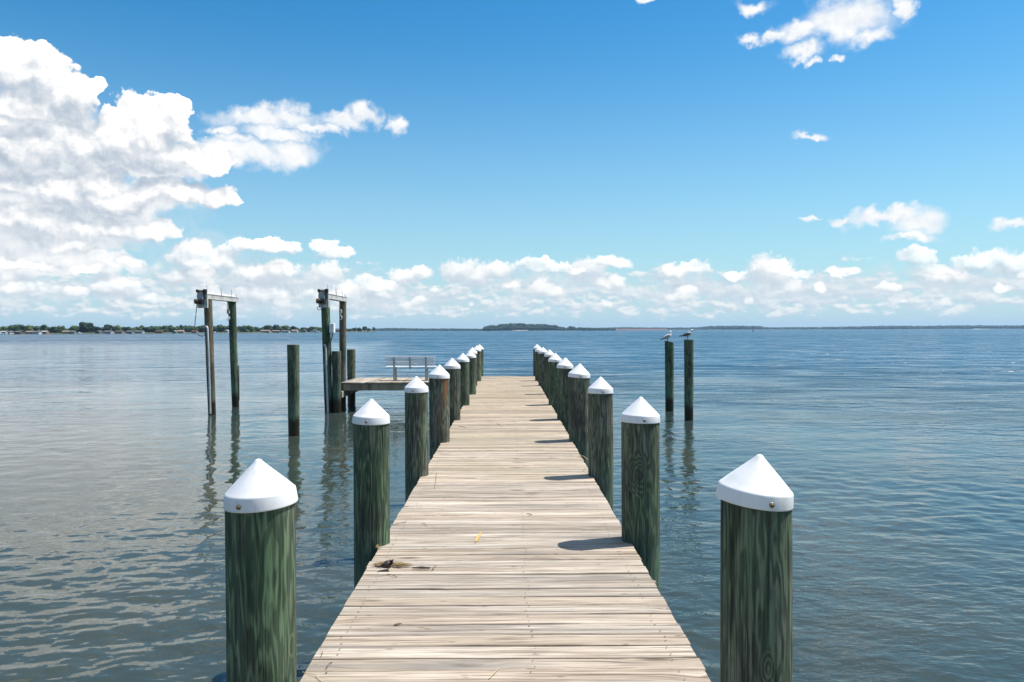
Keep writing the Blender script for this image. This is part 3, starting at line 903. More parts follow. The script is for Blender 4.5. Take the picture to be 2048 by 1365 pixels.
def winch_beam(xr, label, seed, cable):
    """aluminium beam on two pilings with a geared winch on its front plate"""
    r = random.Random(seed)
    root = empty('lift_beam', (xr, 23.0, BZ))
    tag(root, label, 'boat lift', 'boat lift beams')
    L = 2.66
    b_ = MB()                                       # I section, flanges proud of the web
    b_.cbox((-.21, 0, 0), (0, L, .018), .003)
    b_.cbox((-.21, 0, .132), (0, L, .150), .003)
    b_.cbox((-.030, .004, .018), (-.012, L-.004, .132), .001)
    b_.cbox((-.198, .004, .018), (-.180, L-.004, .132), .001)
    b_.build('beam', M['alu_pale'], root)
    p_ = MB(); p_.cbox((-.285, -.045, -.265), (.005, -.012, .262), .006)
    p_.cbox((-.285, -.012, -.265), (-.265, .16, .20), .004)
    p_.cbox((-.015, -.012, -.265), (.005, .10, -.005), .004)
    p_.build('winch_plate', M['alu_pale'], root)
    m_ = MB()                                       # motor: horizontal barrel under a gearbox
    m_.tube([(-.315, -.135, -.075), (-.11, -.135, -.075)], .072, 20)
    m_.tube([(-.322, -.135, -.075), (-.315, -.135, -.075)], .050, 16)
    m_.cbox((-.13, -.19, -.155), (-.085, -.046, .0), .008)
    m_.build('motor', M['black'], root)
    s2 = MB(); s2.tube([(-.295, -.150, -.070), (-.20, -.150, -.070)], .067, 20)
    s2.tube([(-.275, -.10, .215), (-.06, -.10, .215)], .016, 10)
    s2.build('motor_band', M['rust'], root)
    g_ = MB()
    g_.tube([(-.175, -.105, .075), (-.175, -.048, .075)], .095, 28)          # big gear
    for t in range(24):
        a = 2*PI*t/24
        Mx = Matrix.Translation((-.175, 0, .075)) @ Matrix.Rotation(a, 4, 'Y')
        g_.box((-.008, -.10, .092), (.008, -.055, .104), 0, Mx)
    g_.build('gear', M['alu_dark'], root)
    h_ = MB()
    h_.cbox((-.29, -.125, .185), (-.225, -.046, .268), .006)
    h_.cbox((-.085, -.14, .165), (.01, -.046, .275), .008)
    h_.tube([(-.05, -.125, .17), (-.045, -.12, -.02)], .02, 10)
    h_.tube([(-.085, -.09, -.03), (-.03, -.09, .05)], .022, 10)
    h_.build('bearing_block', M['black'], root)
    w_ = MB(); w_.tube([(-.10, -.11, .0), (-.075, -.11, .0)], .045, 18)
    w_.build('pulley', M['white'], root)
    sh = MB(); sh.tube([(-.105, .05, .178), (-.105, L-.05, .178)], .022, 12)
    sh.build('drive_pipe', M['alu'], root)
    # thin bird spikes
    for (yy_, h, lx, ly) in [(.10, .27, -.01, 0), (1.25, .27, -.06, .1), (1.27, .22, .03, -.05), (2.15, .25, -.03, .05), (2.45, .10, 0, 0), (2.62, .13, 0, .01)]:
        q = MB(); q.tube([(-.05, yy_, .148), (-.05+lx, yy_+ly, .148+h)], [.006, .004], 5)
        q.build('bird_spike', M['black'], root)
    return root
wl = winch_beam(-8.665, 'pale metal boat lift beam with dark winch, spanning the two left pilings', 1, True)
wr = winch_beam(-5.175, 'pale metal boat lift beam with dark winch, nearest the side platform', 2, False)

def cable(name, pts, rad, mat, label, cat, n=24):
    P_ = [Vector(p) for p in pts]
    out = []
    for i in range(len(P_)-1):
        p0 = P_[max(i-1, 0)]; p1 = P_[i]; p2 = P_[i+1]; p3 = P_[min(i+2, len(P_)-1)]
        for t in np.linspace(0, 1, 8, endpoint=False):
            out.append(.5*((2*p1) + (p2-p0)*t + (2*p0-5*p1+4*p2-p3)*t*t + (3*p1-p0-3*p2+p3)*t**3))
    out.append(P_[-1])
    mb = MB(); mb.tube(out, rad, 8)
    o = mb.build(name, mat)
    if label: tag(o, label, cat)
    return o
zc = 22.85
cable('cable', [at(395.5, 607, zc), at(394, 625, zc), at(391.5, 648, zc), at(392, 662, zc), at(398, 670, zc), at(406, 672.5, zc), at(412.5, 669, 23.0)], .011, M['cable'],
      'black cable looping down from the left winch to the conduit on its piling', 'cable')
cable('cable', [at(635.5, 614, 22.9), at(636, 618, 22.9), at(639, 620.5, 23.0), at(643, 618.5, 23.2)], .010, M['cable'],
      'short black cable loop under the winch nearest the side platform', 'cable')
cable('cable', [at(666, 664, 23.40), at(665.5, 672, 23.38), at(662.5, 683, 23.38), at(662, 696, 23.38), at(663.5, 720, 23.36), at(665.2, 745, 23.37)], .011, M['cable'],
      'black cable running down from the white electrical box', 'cable')
cable('cable', [at(662.8, 664, 23.40), at(664.5, 672, 23.38), at(661.5, 682, 23.38)], .011, M['cable'],
      'short black lead between the white electrical box and its piling', 'cable')
cable('cable', [at(652.5, 691, 23.38), at(658, 694, 23.35), at(661.5, 702, 23.35), at(659, 712, 23.36), at(655, 722, 23.37)], .009, M['cable'],
      'black cable bowing out of the conduit top on the right front lift piling', 'cable')
def conduit(pts, label, rad=.028):
    mb = MB(); mb.tube(pts, rad, 12)
    # coupling collars
    p = Vector(pts[-1])
    for t in (.25, .6):
        a = Vector(pts[-2]).lerp(Vector(pts[-1]), t); d_ = (Vector(pts[-1])-Vector(pts[-2])).normalized()
        mb.tube([a-d_*.03, a+d_*.03], rad*1.22, 12)
    tag(mb.build('conduit', M['pvc']), label, 'conduit', 'conduits on the boat lift pilings')
conduit([at(412.2, 655.5, 23.02), at(413.5, 653.5, 23.0), at(415.2, 654, 22.99), at(416.3, 657, 22.98), at(417.8, 700, 22.98), at(420.6, 828, 22.97)],
        'grey conduit with bent top strapped to the left front lift piling')
conduit([at(648.8, 691, 23.42), at(650.2, 690.2, 23.40), at(651.2, 692, 23.39), at(651.8, 698, 23.385), at(655.3, 826, 23.385)],
        'grey conduit with bent top strapped to the right front lift piling')
def elec_box():
    z = 23.42
    a = at(660.3, 666, z); b = at(669.5, 647.5, z)
    root = empty('electrical_box', (a.x, z, a.z))
    tag(root, 'white electrical box on the right front lift piling', 'electrical box')
    w_, h = b.x-a.x, b.z-a.z
    q = MB(); q.cbox((0, -.075, 0), (w_*.60, .11, h), .008); q.build('housing', M['white'], root)
    q = MB(); q.cbox((w_*.605, -.085, -.006), (w_, .12, h+.010), .010); q.build('cover', M['white'], root)
elec_box()
def hook(x, y0, y1, Z, label):
    a = at(x, y0, Z); b = at(x, y1, Z); h = a.z-b.z
    root = empty('lifting_hook', (a.x, Z, b.z))
    tag(root, label, 'lifting hook', 'hooks hanging from the boat lift beams')
    q = MB(); q.tube([(-.02, 0, h), (-.035, 0, h*.72), (-.02, 0, h*.55)], .012, 8); q.build('sling', M['rope'], root)
    q = MB(); q.cbox((-.045, -.03, h*.36), (.045, .03, h*.60), .014); q.build('block', M['rope'], root)
    pts = [(0, 0, h*.36), (.0, 0, h*.25)] + [(.04*math.sin(t)*1.1, 0, h*.12+.055*math.cos(t)) for t in np.linspace(0, 4.4, 10)]
    q = MB(); q.tube(pts, .012, 8); q.build('hook', M['alu'], root)
hook(458, 604, 642, 25.25, 'pale pulley block and hook hanging by the left rear lift piling')
hook(681.8, 606, 640, 25.27, 'pale pulley block and hook hanging by the right rear lift piling')
# wooden batten on the left rear lift piling
a = at(478.8, 731, 25.45); b = at(480, 801, 25.45)
q = MB(); q.cbox((a.x-.02, 25.42, b.z), (a.x+.015, 25.46, a.z), .003)
tag(q.build('batten', M['plank_y']), 'thin pale wooden batten on the side of the left rear lift piling', 'batten')

# ------------------------------------------------------------------ gulls
def loft(mb, secs, seg=14, mat=0):
    """secs: (centre, tangent, half width, half height); closed tips"""
    vs = []
    for (c, t, wv, hv) in secs:
        c = Vector(c); t = Vector(t).normalized()
        side = Vector((0, 1, 0)); upv = side.cross(t).normalized() * -1
        for s in range(seg):
            a = 2*PI*s/seg
            vs.append(c + side*(wv*math.cos(a)) + upv*(hv*math.sin(a)))
    n = len(secs)
    fs = [(i*seg+s, i*seg+(s+1) % seg, (i+1)*seg+(s+1) % seg, (i+1)*seg+s) for i in range(n-1) for s in range(seg)]
    fs += [tuple(range(seg-1, -1, -1)), tuple((n-1)*seg+s for s in range(seg))]
    mb.add(vs, fs, mat, True)
M['feather_white'] = simple('white_feathers', (.78, .78, .78), .7, 0, .05, 30)
M['feather_pale'] = simple('pale_grey_feathers', (.30, .31, .32), .7, 0, .12, 40)
M['feather_dark'] = simple('dark_grey_feathers', (.10, .095, .09), .7, 0, .2, 40)
M['feather_black'] = simple('black_feathers', (.012, .012, .013), .6, 0, .2, 30)
M['beak'] = simple('dark_beak', (.10, .07, .03), .5)
M['leg'] = simple('dark_leg', (.05, .045, .03), .6)
def gull(X, Y, Z, rot, sc, label, mant, pitchv, head_turn):
    root = empty('gull', (X, Y, Z), rot); root.scale = (sc, sc, sc)
    tag(root, label, 'gull', 'gulls perched on the two right pilings')
    def tilt(p):            # body pitch about the hips
        x_, z_ = p[0], p[2]-.125
        c_, s_ = math.cos(pitchv), math.sin(pitchv)
        return (x_*c_ - z_*s_, p[1], .125 + x_*s_ + z_*c_)
    path = [(-.165, .108, .010, .006), (-.13, .112, .026, .016), (-.085, .120, .042, .034), (-.03, .130, .056, .052), (.03, .140, .062, .060),
            (.075, .156, .055, .056), (.100, .184, .040, .043), (.112, .212, .032, .034), (.120, .236, .030, .030), (.136, .250, .029, .027), (.158, .250, .020, .020), (.172, .247, .009, .010)]
    pts = [tilt((p[0], 0, p[1])) if i < 6 else (tilt((p[0], 0, p[1]))) for i, p in enumerate(path)]
    secs = []
    for i, p in enumerate(path):
        t = Vector(pts[min(i+1, len(pts)-1)]) - Vector(pts[max(i-1, 0)])
        secs.append((pts[i], t, p[2], p[3]))
    b_ = MB(); loft(b_, secs); b_.build('body', M['feather_white'], root)
    for s in (-1, 1):
        ws = []
        wp = [(.085, .165, .004, .010), (.06, .158, .016, .034), (.0, .146, .017, .044), (-.06, .132, .014, .036), (-.11, .121, .010, .020)]
        wq = [tilt((p[0], s*(.048-.10*max(0, -p[0]-.0)*.9 if p[0] < 0 else .050), p[1]+.004)) for p in wp]
        for i, p in enumerate(wp):
            t = Vector(wq[min(i+1, 4)]) - Vector(wq[max(i-1, 0)])
            ws.append((wq[i], t, p[2], p[3]))
        q = MB(); loft(q, ws, 12); wing = q.build('wing', mant, root)
        tp = [(-.108, .120, .009, .018), (-.16, .112, .007, .012), (-.235, .100, .003, .004)]
        tq = [tilt((p[0], s*.028*(1 if p[0] > -.2 else .6), p[1]+.006)) for p in tp]
        ts = [(tq[i], Vector(tq[min(i+1, 2)])-Vector(tq[max(i-1, 0)]), tp[i][2], tp[i][3]) for i in range(3)]
        q = MB(); loft(q, ts, 10); q.build('wing_tip', M['feather_black'], wing)
        q = MB()
        q.tube([(.008, s*.022, .115), (.012, s*.022, .055), (.006, s*.022, .004)], [.009, .0055, .005], 8)
        for a in (-30, 0, 30):
            q.tube([(.006, s*.022, .005), (.006+.035*math.cos(R(a)), s*.022+.035*math.sin(R(a)), .003)], [.004, .002], 6)
        q.build('leg', M['leg'], root)
    q = MB(); tl = [tilt((-.15, 0, .108)), tilt((-.21, 0, .098))]
    loft(q, [(tl[0], Vector(tl[1])-Vector(tl[0]), .022, .007), (tl[1], Vector(tl[1])-Vector(tl[0]), .030, .003)], 10)
    q.build('tail', M['feather_black'] , root)
    h0 = tilt((.165, 0, .248)); h1 = tilt((.196, 0, .243)); h2 = tilt((.213, 0, .236))
    q = MB(); q.tube([h0, h1, h2], [.010, .007, .002], 8); q.build('beak', M['beak'], root)
    for s in (-1, 1):
        e = tilt((.147, s*.0255, .255)); q = MB()
        q.lathe([(0, -.005), (.004, -.003), (.005, 0), (.004, .003), (0, .005)], 8, 0, True, Matrix.Translation(e))
        q.build('eye', M['feather_black'], root)
gull(X_(1334, 23.6)+.02, 23.62, G1T+.012, R(6), 1.02, 'pale grey gull perched on the slanted piling, left of the two gulls', M['feather_pale'], R(16), 0)
gull(X_(1374.5, 21.15)+.01, 21.16, G2T+.004, R(-5), .98, 'dark backed gull perched on the level topped piling, right of the two gulls', M['feather_dark'], R(4), 0)

# ------------------------------------------------------------------ litter on the deck
M['straw'] = simple('dry_straw', (.36, .25, .12), .8, 0, .3, 60)
M['straw_pale'] = simple('pale_straw', (.55, .43, .24), .8, 0, .2, 60)
M['cone'] = simple('dark_cone_scales', (.026, .016, .012), .6, 0, .3, 60)
M['reed'] = simple('dark_reed', (.085, .065, .045), .75, 0, .3, 30)
M['leaf'] = simple('yellow_leaf', (.60, .34, .09), .6, 0, .2, 20)
DT = DECK + .006
def dk(x, y):                    # point of the deck under photo pixel x, y
    Z = (EYE-DT)*FOC/(y-hor(x))
    return Vector((X_(x, Z), Z, DT))
def seed_head():
    c = dk(768, 1141)
    root = empty('seed_head', c, R(200))
    tag(root, 'dark spiky dried seed head lying near the left edge of the deck', 'seed head')
    q = MB()
    prof = [(0, 0), (.010, .004), (.018, .02), (.026, .045), (.024, .06), (.012, .068), (0, .07)]
    Mx = Matrix.Translation((.03, 0, .024)) @ Matrix.Rotation(R(-82), 4, 'Y')
    q.lathe(prof, 14, 0, True, Mx); q.build('husk', M['cone'], root)
    q = MB(); r = random.Random(5)
    for i in range(46):
        a = r.uniform(0, 2*PI); e = r.uniform(-.3, .9)
        d_ = Vector((-math.cos(e)*.7, math.sin(a)*.8, abs(math.cos(a))*.9*math.cos(e)+.1)).normalized()
        b0_ = Vector((-.03, 0, .026)) + Vector((r.uniform(-.01, .02), d_.y*.015, d_.z*.012))
        e_ = b0_ + d_*r.uniform(.02, .036)
        e_.z = max(e_.z, .002)
        q.tube([b0_, b0_.lerp(e_, .6)+Vector((0, 0, .003)), e_], [.0028, .002, .0006], 5)
    q.build('spikes', M['cone'], root)
seed_head()
def straw_clump(c, ang, n, L, spread, label, mat, seed):
    r = random.Random(seed)
    q = MB()
    for i in range(n):
        a = ang + r.gauss(0, .16); st = Vector((r.gauss(0, spread), r.gauss(0, spread*.55), r.uniform(.001, .012)))
        l = L*r.uniform(.4, 1.1)
        e = st + Vector((math.cos(a)*l, math.sin(a)*l, r.uniform(-.004, .004)))
        e.z = max(.001, e.z)
        m_ = st.lerp(e, .5)+Vector((r.gauss(0, .006), r.gauss(0, .008), r.uniform(0, .012)))
        q.tube([st, m_, e], [.0013, .0012, .0006], 4)
    o = q.build('straw_tuft', mat, None, c)
    tag(o, label, 'dry straw')
straw_clump(dk(752, 1133), R(4), 60, .13, .02, 'brown straw tuft trailing behind the dark seed head', M['straw'], 4)
straw_clump(dk(790, 1134), R(-6), 46, .10, .02, 'loose brown straw between the seed head and the dark reed', M['straw'], 6)
straw_clump(dk(751, 1098), R(60), 16, .035, .01, 'tiny brown straw scrap at the foot of the second left piling', M['straw'], 8)
q = MB(); p0, p1, p2, p3 = dk(822, 1139.5), dk(858, 1140), dk(862, 1142.5), dk(870, 1137)
q.tube([p0+Vector((0, 0, .006)), p0.lerp(p1, .5)+Vector((0, 0, .009)), p1+Vector((0, 0, .007))], [.004, .0085, .006], 8)
q.tube([p2+Vector((0, 0, .004)), p3+Vector((0, 0, .014))], [.003, .0025], 6)
tag(q.build('reed_stem', M['reed']), 'dark broken reed stem lying right of the seed head', 'reed')
def leaf(pa, pb, wd, mat, label, name='leaf'):
    q = MB(); d_ = (pb-pa); n = Vector((-d_.y, d_.x, 0)).normalized()
    vs = []; N = 10
    for i in range(N+1):
        t = i/N; ww = wd*math.sin(PI*min(1, .05+.95*t))**.6*(1 if t > .12 else .35)
        c = pa + d_*t + Vector((0, 0, .001+.004*math.sin(t*PI)))
        vs += [c-n*ww+Vector((0, 0, .003)), c, c+n*ww+Vector((0, 0, .003))]
    top = len(vs)
    vs += [v-Vector((0, 0, .0012)) for v in vs]
    fs = []
    for i in range(N):
        for j in (0, 1):
            a = i*3+j
            fs.append((a, a+1, a+4, a+3)); fs.append((top+a, top+a+3, top+a+4, top+a+1))
        fs.append((i*3, i*3+3, top+i*3+3, top+i*3)); fs.append((i*3+2, top+i*3+2, top+i*3+5, i*3+5))
    q.add(vs, fs, 0, False)
    tag(q.build(name, mat), label, 'leaf')
leaf(dk(949, 1089), dk(961, 1066), .011, M['leaf'], 'narrow yellow leaf lying in the middle of the deck')
def stem(pts, label, rad=.0016, mat=None):
    q = MB(); q.tube(pts, rad, 5); tag(q.build('straw', mat or M['straw']), label, 'straw')
def seg(a, b, h=.002, bow=.0):
    p, s_ = dk(*a), dk(*b); m_ = p.lerp(s_, .5)
    n = Vector((-(s_-p).y, (s_-p).x, 0)).normalized()*bow
    return [p+Vector((0, 0, .001)), m_+n+Vector((0, 0, h)), s_+Vector((0, 0, .001))]
stem(seg((872, 946), (868, 978), .004, .004), 'long thin straw lying lengthwise on the left of the deck', .002)
stem(seg((772, 1150), (792, 1156), .003), 'dark short twig just below the seed head', .0018, M['reed'])
stem(seg((783, 1051), (811, 1045), .004, -.006), 'curled dark straw on the left edge, just beyond the second left piling', .0022, M['reed'])
stem(seg((842, 1048), (852, 1053), .006, .006), 'small forked twig in mid deck, left of the yellow leaf', .0018, M['reed'])
stem(seg((601, 1348), (640, 1368), .004, .02), 'pale curved straw at the bottom left corner of the deck', .0018, M['straw_pale'])
stem(seg((640, 1306), (638, 1316), .004, .006), 'tiny curved dark straw on the near left of the deck', .0016, M['reed'])
stem(seg((648, 1340), (660, 1329), .01, .0), 'short bent straw near the bottom left of the deck', .0016, M['reed'])
stem(seg((996, 1340), (975, 1362), .004, .004), 'pale straw at the bottom middle of the deck', .0018, M['straw_pale'])
stem(seg((1157, 912), (1176, 921), .02, .0), 'straw poking over the right edge beside the third right piling', .003, M['straw_pale'])
stem(seg((1170, 938), (1178, 947), .03, -.03), 'curled straw against the foot of the third right piling', .003, M['straw_pale'])
stem(seg((916, 853), (931, 856), .004, .02), 'curved dark twig lying left of centre on the far deck', .003, M['reed'])
stem(seg((993, 848), (1004, 852), .01, .0), 'pale bit of straw in the centre of the far deck', .004, M['straw_pale'])
def scrap(c, L, W_, ang, label, name):
    q = MB(); Mx = Matrix.Rotation(R(ang), 4, 'Z') @ Matrix.Diagonal((L, W_, .003, 1))
    q.lathe([(0, -1), (.7, -.7), (1, 0), (.75, .6), (.3, .95), (0, 1)], 14, 0, True, Mx)
    tag(q.build(name, M['reed'], None, c+Vector((0, 0, .002))), label, 'leaf')
scrap(dk(793, 1251.5), .022, .007, 22, 'small dark brown leaf on the near left of the deck', 'brown_leaf')
leaf(dk(1052, 1030), dk(1063, 1032), .006, M['reed'], 'tiny dark leaf scrap right of centre beyond the yellow leaf', 'leaf_scrap')

# ------------------------------------------------------------------ far shores
def ico(sub):
    import bmesh
    bm = bmesh.new(); bmesh.ops.create_icosphere(bm, subdivisions=sub, radius=1.0)
    bm.verts.index_update()
    v = np.array([p.co[:] for p in bm.verts]); f = [[q.index for q in fc.verts] for fc in bm.faces]
    bm.free(); return v, f
ICO1, ICO2 = ico(1), ico(2)
class Big:
    """fast collector for many blobs"""
    def __init__(s): s.v = []; s.f = []; s.n = 0
    def blob(s, c, rad, g, src=ICO1, jit=.22):
        v, f = src
        vv = v*(1+g.uniform(-jit, jit, (len(v), 1)))*np.array(rad)+np.array(c)
        s.v.append(vv); s.f += [[i+s.n for i in q] for q in f]; s.n += len(vv)
    def leaves(s, c, rad, n, size, g):
        d_ = g.normal(size=(n, 3)); d_ /= np.linalg.norm(d_, axis=1)[:, None]
        p = np.array(c)+d_*np.array(rad)*g.uniform(.92, 1.16, (n, 1))
        a = g.normal(size=(n, 3)); a /= np.linalg.norm(a, axis=1)[:, None]
        b = np.cross(a, d_); b /= np.linalg.norm(b, axis=1)[:, None]+1e-9
        sz = size*g.uniform(.5, 1.3, (n, 1))
        q = np.stack((p-a*sz-b*sz*.6, p+a*sz-b*sz*.6, p+a*sz+b*sz*.6, p-a*sz+b*sz*.6), 1).reshape(-1, 3)
        s.v.append(q); s.f += [[s.n+4*i+j for j in range(4)] for i in range(n)]; s.n += 4*n
    def build(s, name, mat, parent=None, loc=(0, 0, 0)):
        me = bpy.data.meshes.new(name)
        me.from_pydata(np.concatenate(s.v).tolist(), [], s.f); me.materials.append(mat); me.update()
        o = bpy.data.objects.new(name, me); COL.objects.link(o); o.location = loc
        if parent: o.parent = parent
        return o
def crown_into(B, base, h, wd, g, det=2, low=.18):
    """uneven crown of clumps, wider than tall, with gaps between the clumps"""
    n = 9 if det > 1 else 5
    x0, y0, z0 = base
    B.blob((x0, y0, z0+h*.56), (wd*.36, wd*.36, h*.36), g, ICO2 if det > 1 else ICO1, .14)
    for i in range(n):
        a = g.uniform(0, 2*PI); rr = g.uniform(.16, .36)*wd; zz = z0+h*g.uniform(low+.10, .84)
        k_ = 1.0-.55*abs((zz-z0)/h-.45)
        s_ = g.uniform(.15, .26)*wd
        B.blob((x0+rr*k_*math.cos(a), y0+rr*k_*math.sin(a), zz), (s_, s_, s_*g.uniform(.7, .95)), g, ICO2 if det > 1 else ICO1, .20)
        if det > 1:
            B.leaves((x0+rr*k_*math.cos(a), y0+rr*k_*math.sin(a), zz), (s_, s_, s_*.9), 34, .26, g)
    if det > 1:
        B.leaves((x0, y0, z0+h*.6), (wd*.40, wd*.40, h*.40), 70, .3, g)

# ground of the far shores
M['shore'] = simple('grassy_shore', (.07, .085, .038), .9, 0, .4, .03)
M['sand'] = simple('pale_sand', (.42, .36, .28), .9, 0, .2, .05)
M['field'] = simple('red_brown_field', (.15, .065, .050), .9, 0, .25, .01)
SHORE = [(-160, 760), (-60, 760), (0, 770), (150, 800), (300, 860), (420, 930), (520, 1010), (620, 1150), (690, 1330), (752, 1560)]
def shore_Z(x):
    for (a, za), (b, zb) in zip(SHORE[:-1], SHORE[1:]):
        if x <= b: return za+(zb-za)*(x-a)/(b-a)
    return SHORE[-1][1]
def land(name, label, front, depth, hts, mat, kind='structure'):
    """a low bank: front is a list of (x px, Z); hts the heights at 0, 12%, 100% of depth"""
    q = MB(); vs = []
    g = random.Random(len(front))
    fine = []
    for (a, za), (b, zb) in zip(front[:-1], front[1:]):
        m_ = max(2, int(abs(b-a)/8))
        for i in range(m_): fine.append((a+(b-a)*i/m_, za+(zb-za)*i/m_))
    fine.append(front[-1])
    for (x, Z) in fine:
        wob = g.uniform(-.004, .004)*Z
        for t, h in ((0, -1.0), (.02, hts[0]*g.uniform(.6, 1.2)), (.15, hts[1]*g.uniform(.8, 1.2)), (1.0, hts[2])):
            ZZ = Z+wob+depth*t
            vs.append((X_(x, ZZ), ZZ, h))
    n = len(fine)
    fs = [(i*4+j, (i+1)*4+j, (i+1)*4+j+1, i*4+j+1) for i in range(n-1) for j in range(3)]
    q.add(vs, fs, 0, False)
    o = q.build(name, mat); tag(o, label, None, None, kind); return o
land('shore_land', 'low grassy bank of the near left shore', SHORE, 420, (.5, 1.4, 4.0), M['shore'])

g = np.random.default_rng(5)
B = Big()
TOPS = [(-160, 650), (0, 652), (15, 650), (40, 649), (60, 651), (90, 649.5), (105, 652.5), (120, 652), (131, 653), (134, 658), (138, 658), (146, 653), (160, 650), (180, 650), (195, 653), (210, 652), (235, 651),
        (260, 653), (300, 652), (330, 650.5), (360, 651), (400, 649), (440, 649), (470, 650.5), (500, 650), (520, 654), (535, 651), (555, 650), (575, 650.5), (590, 654), (600, 657), (612, 655), (632, 653), (650, 654), (668, 656), (690, 657)]
def top_at(x):
    for (a, ya), (b, yb) in zip(TOPS[:-1], TOPS[1:]):
        if x <= b: return ya+(yb-ya)*(x-a)/(b-a)
    return TOPS[-1][1]
x = -150.0
while x < 692:                        # closed belt of trees behind the houses
    Z = shore_Z(x)+g.uniform(60, 150)
    h = (hor(x)-top_at(x))*Z/FOC+EYE-2.0
    h = max(3.5, h*g.uniform(.80, 1.03)); wd = g.uniform(8, 14)
    crown_into(B, (X_(x, Z), Z, 1.2), h, wd, g, 1)
    B.blob((X_(x, Z), Z+6, 2.5), (wd*.6, 5, h*.45), g, ICO1, .2)
    x += g.uniform(1.6, 4.4)*(900/Z)
o = B.build('woodland', M['leafy'][0]); tag(o, 'continuous belt of green trees behind the houses on the left shore', 'woodland', None, 'stuff')

TREE_SRC = []
for i in range(5):
    gi = np.random.default_rng(40+i)
    Bc = Big(); crown_into(Bc, (0, 0, 0), 12.0, 12.5 if i < 3 else 10.5, gi, 2, .12)
    TREE_SRC.append(Bc)
TREE_MESH = {}
def tree(x, wpx, ytop, dZ, src, tone, label, group='trees standing out on the left shore'):
    Z = shore_Z(x)+dZ
    h = (hor(x)-ytop)*Z/FOC+EYE-1.0
    wd = wpx*Z/FOC
    root = empty('tree', (X_(x, Z), Z, .9), R((x*37) % 360))
    s_ = wd/11.5; root.scale = (s_, s_, h/11.4)
    tag(root, label, 'tree', group)
    key = (src, tone)
    if key not in TREE_MESH:
        c_ = TREE_SRC[src].build('crown', M['leafy'][tone], root); TREE_MESH[key] = c_.data
    else:
        c_ = bpy.data.objects.new('crown', TREE_MESH[key]); COL.objects.link(c_); c_.parent = root
    if 'trunk' not in TREE_MESH:
        q = MB(); q.tube([(0, 0, -.5), (.1, 0, 2), (-.1, .1, 5.5), (0, 0, 8)], [.42, .30, .22, .1], 8)
        q.tube([(0, 0, 2.6), (1.6, .4, 5.0), (2.6, .6, 6.6)], [.17, .12, .05], 6)
        q.tube([(0, 0, 3.0), (-1.4, -.6, 5.2), (-2.3, -.9, 6.8)], [.16, .11, .05], 6)
        t_ = q.build('trunk', M['trunk'], root); TREE_MESH['trunk'] = t_.data
    else:
        t_ = bpy.data.objects.new('trunk', TREE_MESH['trunk']); COL.objects.link(t_); t_.parent = root
TREES = [
 (9, 19, 654, 34, 0, 2, 'light green round tree at the left end of the far shore, behind the pale house'),
 (40, 22, 649.5, 50, 1, 0, 'broad green tree rising behind the brown roofed house near the left end'),
 (62, 17, 651, 46, 2, 2, 'yellowish green tree behind the long tan house on the left shore'),
 (91, 16, 649.5, 44, 3, 0, 'green tree directly behind the two storey salmon house'),
 (112, 19, 653, 30, 4, 1, 'dark rounded tree left of the gap in the left shore trees'),
 (126, 12, 652.5, 34, 0, 2, 'light topped tree on the left lip of the gap above the yellow house'),
 (149, 17, 651.5, 28, 1, 0, 'green tree sloping up to the tall dark pair, just right of the gap'),
 (169.5, 18, 644.5, 16, 2, 1, 'tallest dark tree on the left shore, left one of the dark pair'),
 (183.5, 17, 645.5, 18, 3, 1, 'tall dark tree on the left shore, right one of the dark pair'),
 (217.5, 17, 648.5, 18, 4, 1, 'dark tree standing alone between the tall dark pair and the light green tree'),
 (228, 10, 652, 24, 0, 1, 'small dark tree touching the right side of the lone dark tree'),
 (238, 15, 650.5, 40, 1, 2, 'light green tree right of the dark trees on the left shore'),
 (298, 25, 654.5, 16, 2, 1, 'low spreading dark waterside tree midway between the lone dark tree and left winch'),
 (378, 11, 656, 12, 3, 1, 'small dark round tree by the water just left of the hanging cable'),
 (445, 20, 653, 30, 0, 0, 'round green tree seen between the two left lift pilings'),
 (488, 15, 651.5, 16, 1, 0, 'dark green tree just right of the left rear lift piling'),
 (536, 18, 650.5, 36, 2, 0, 'green domed tree behind the long tan house, left of the lone bare piling'),
 (554, 16, 649.5, 40, 3, 1, 'dark domed tree behind the low brown house left of the lone bare piling'),
 (572, 18, 650.5, 40, 4, 2, 'light green domed tree directly above the lone bare piling'),
 (589, 14, 653, 30, 0, 1, 'dark tree behind the pink roofed white house'),
 (610, 15, 655, 30, 1, 1, 'low dark tree behind the grey house left of the right lift'),
 (627, 16, 653.5, 40, 2, 0, 'green tree behind the bright white house left of the right lift'),
 (701, 11, 657.5, 10, 3, 0, 'small green tree at the left of the clump on the point, right of the lift'),
 (709, 10, 656, 14, 0, 1, 'dark tree second from the left in the clump on the point'),
 (719, 12, 655.5, 14, 1, 0, 'green tree in the middle of the clump on the point'),
 (729.5, 11, 653.2, 14, 2, 1, 'tallest tree of the clump on the point'),
 (738, 10, 656.5, 12, 4, 0, 'low green tree right of the tallest in the clump on the point'),
 (748, 9, 654.8, 12, 3, 1, 'dark tree at the right end of the clump on the point'),
]
for t in TREES: tree(*t)

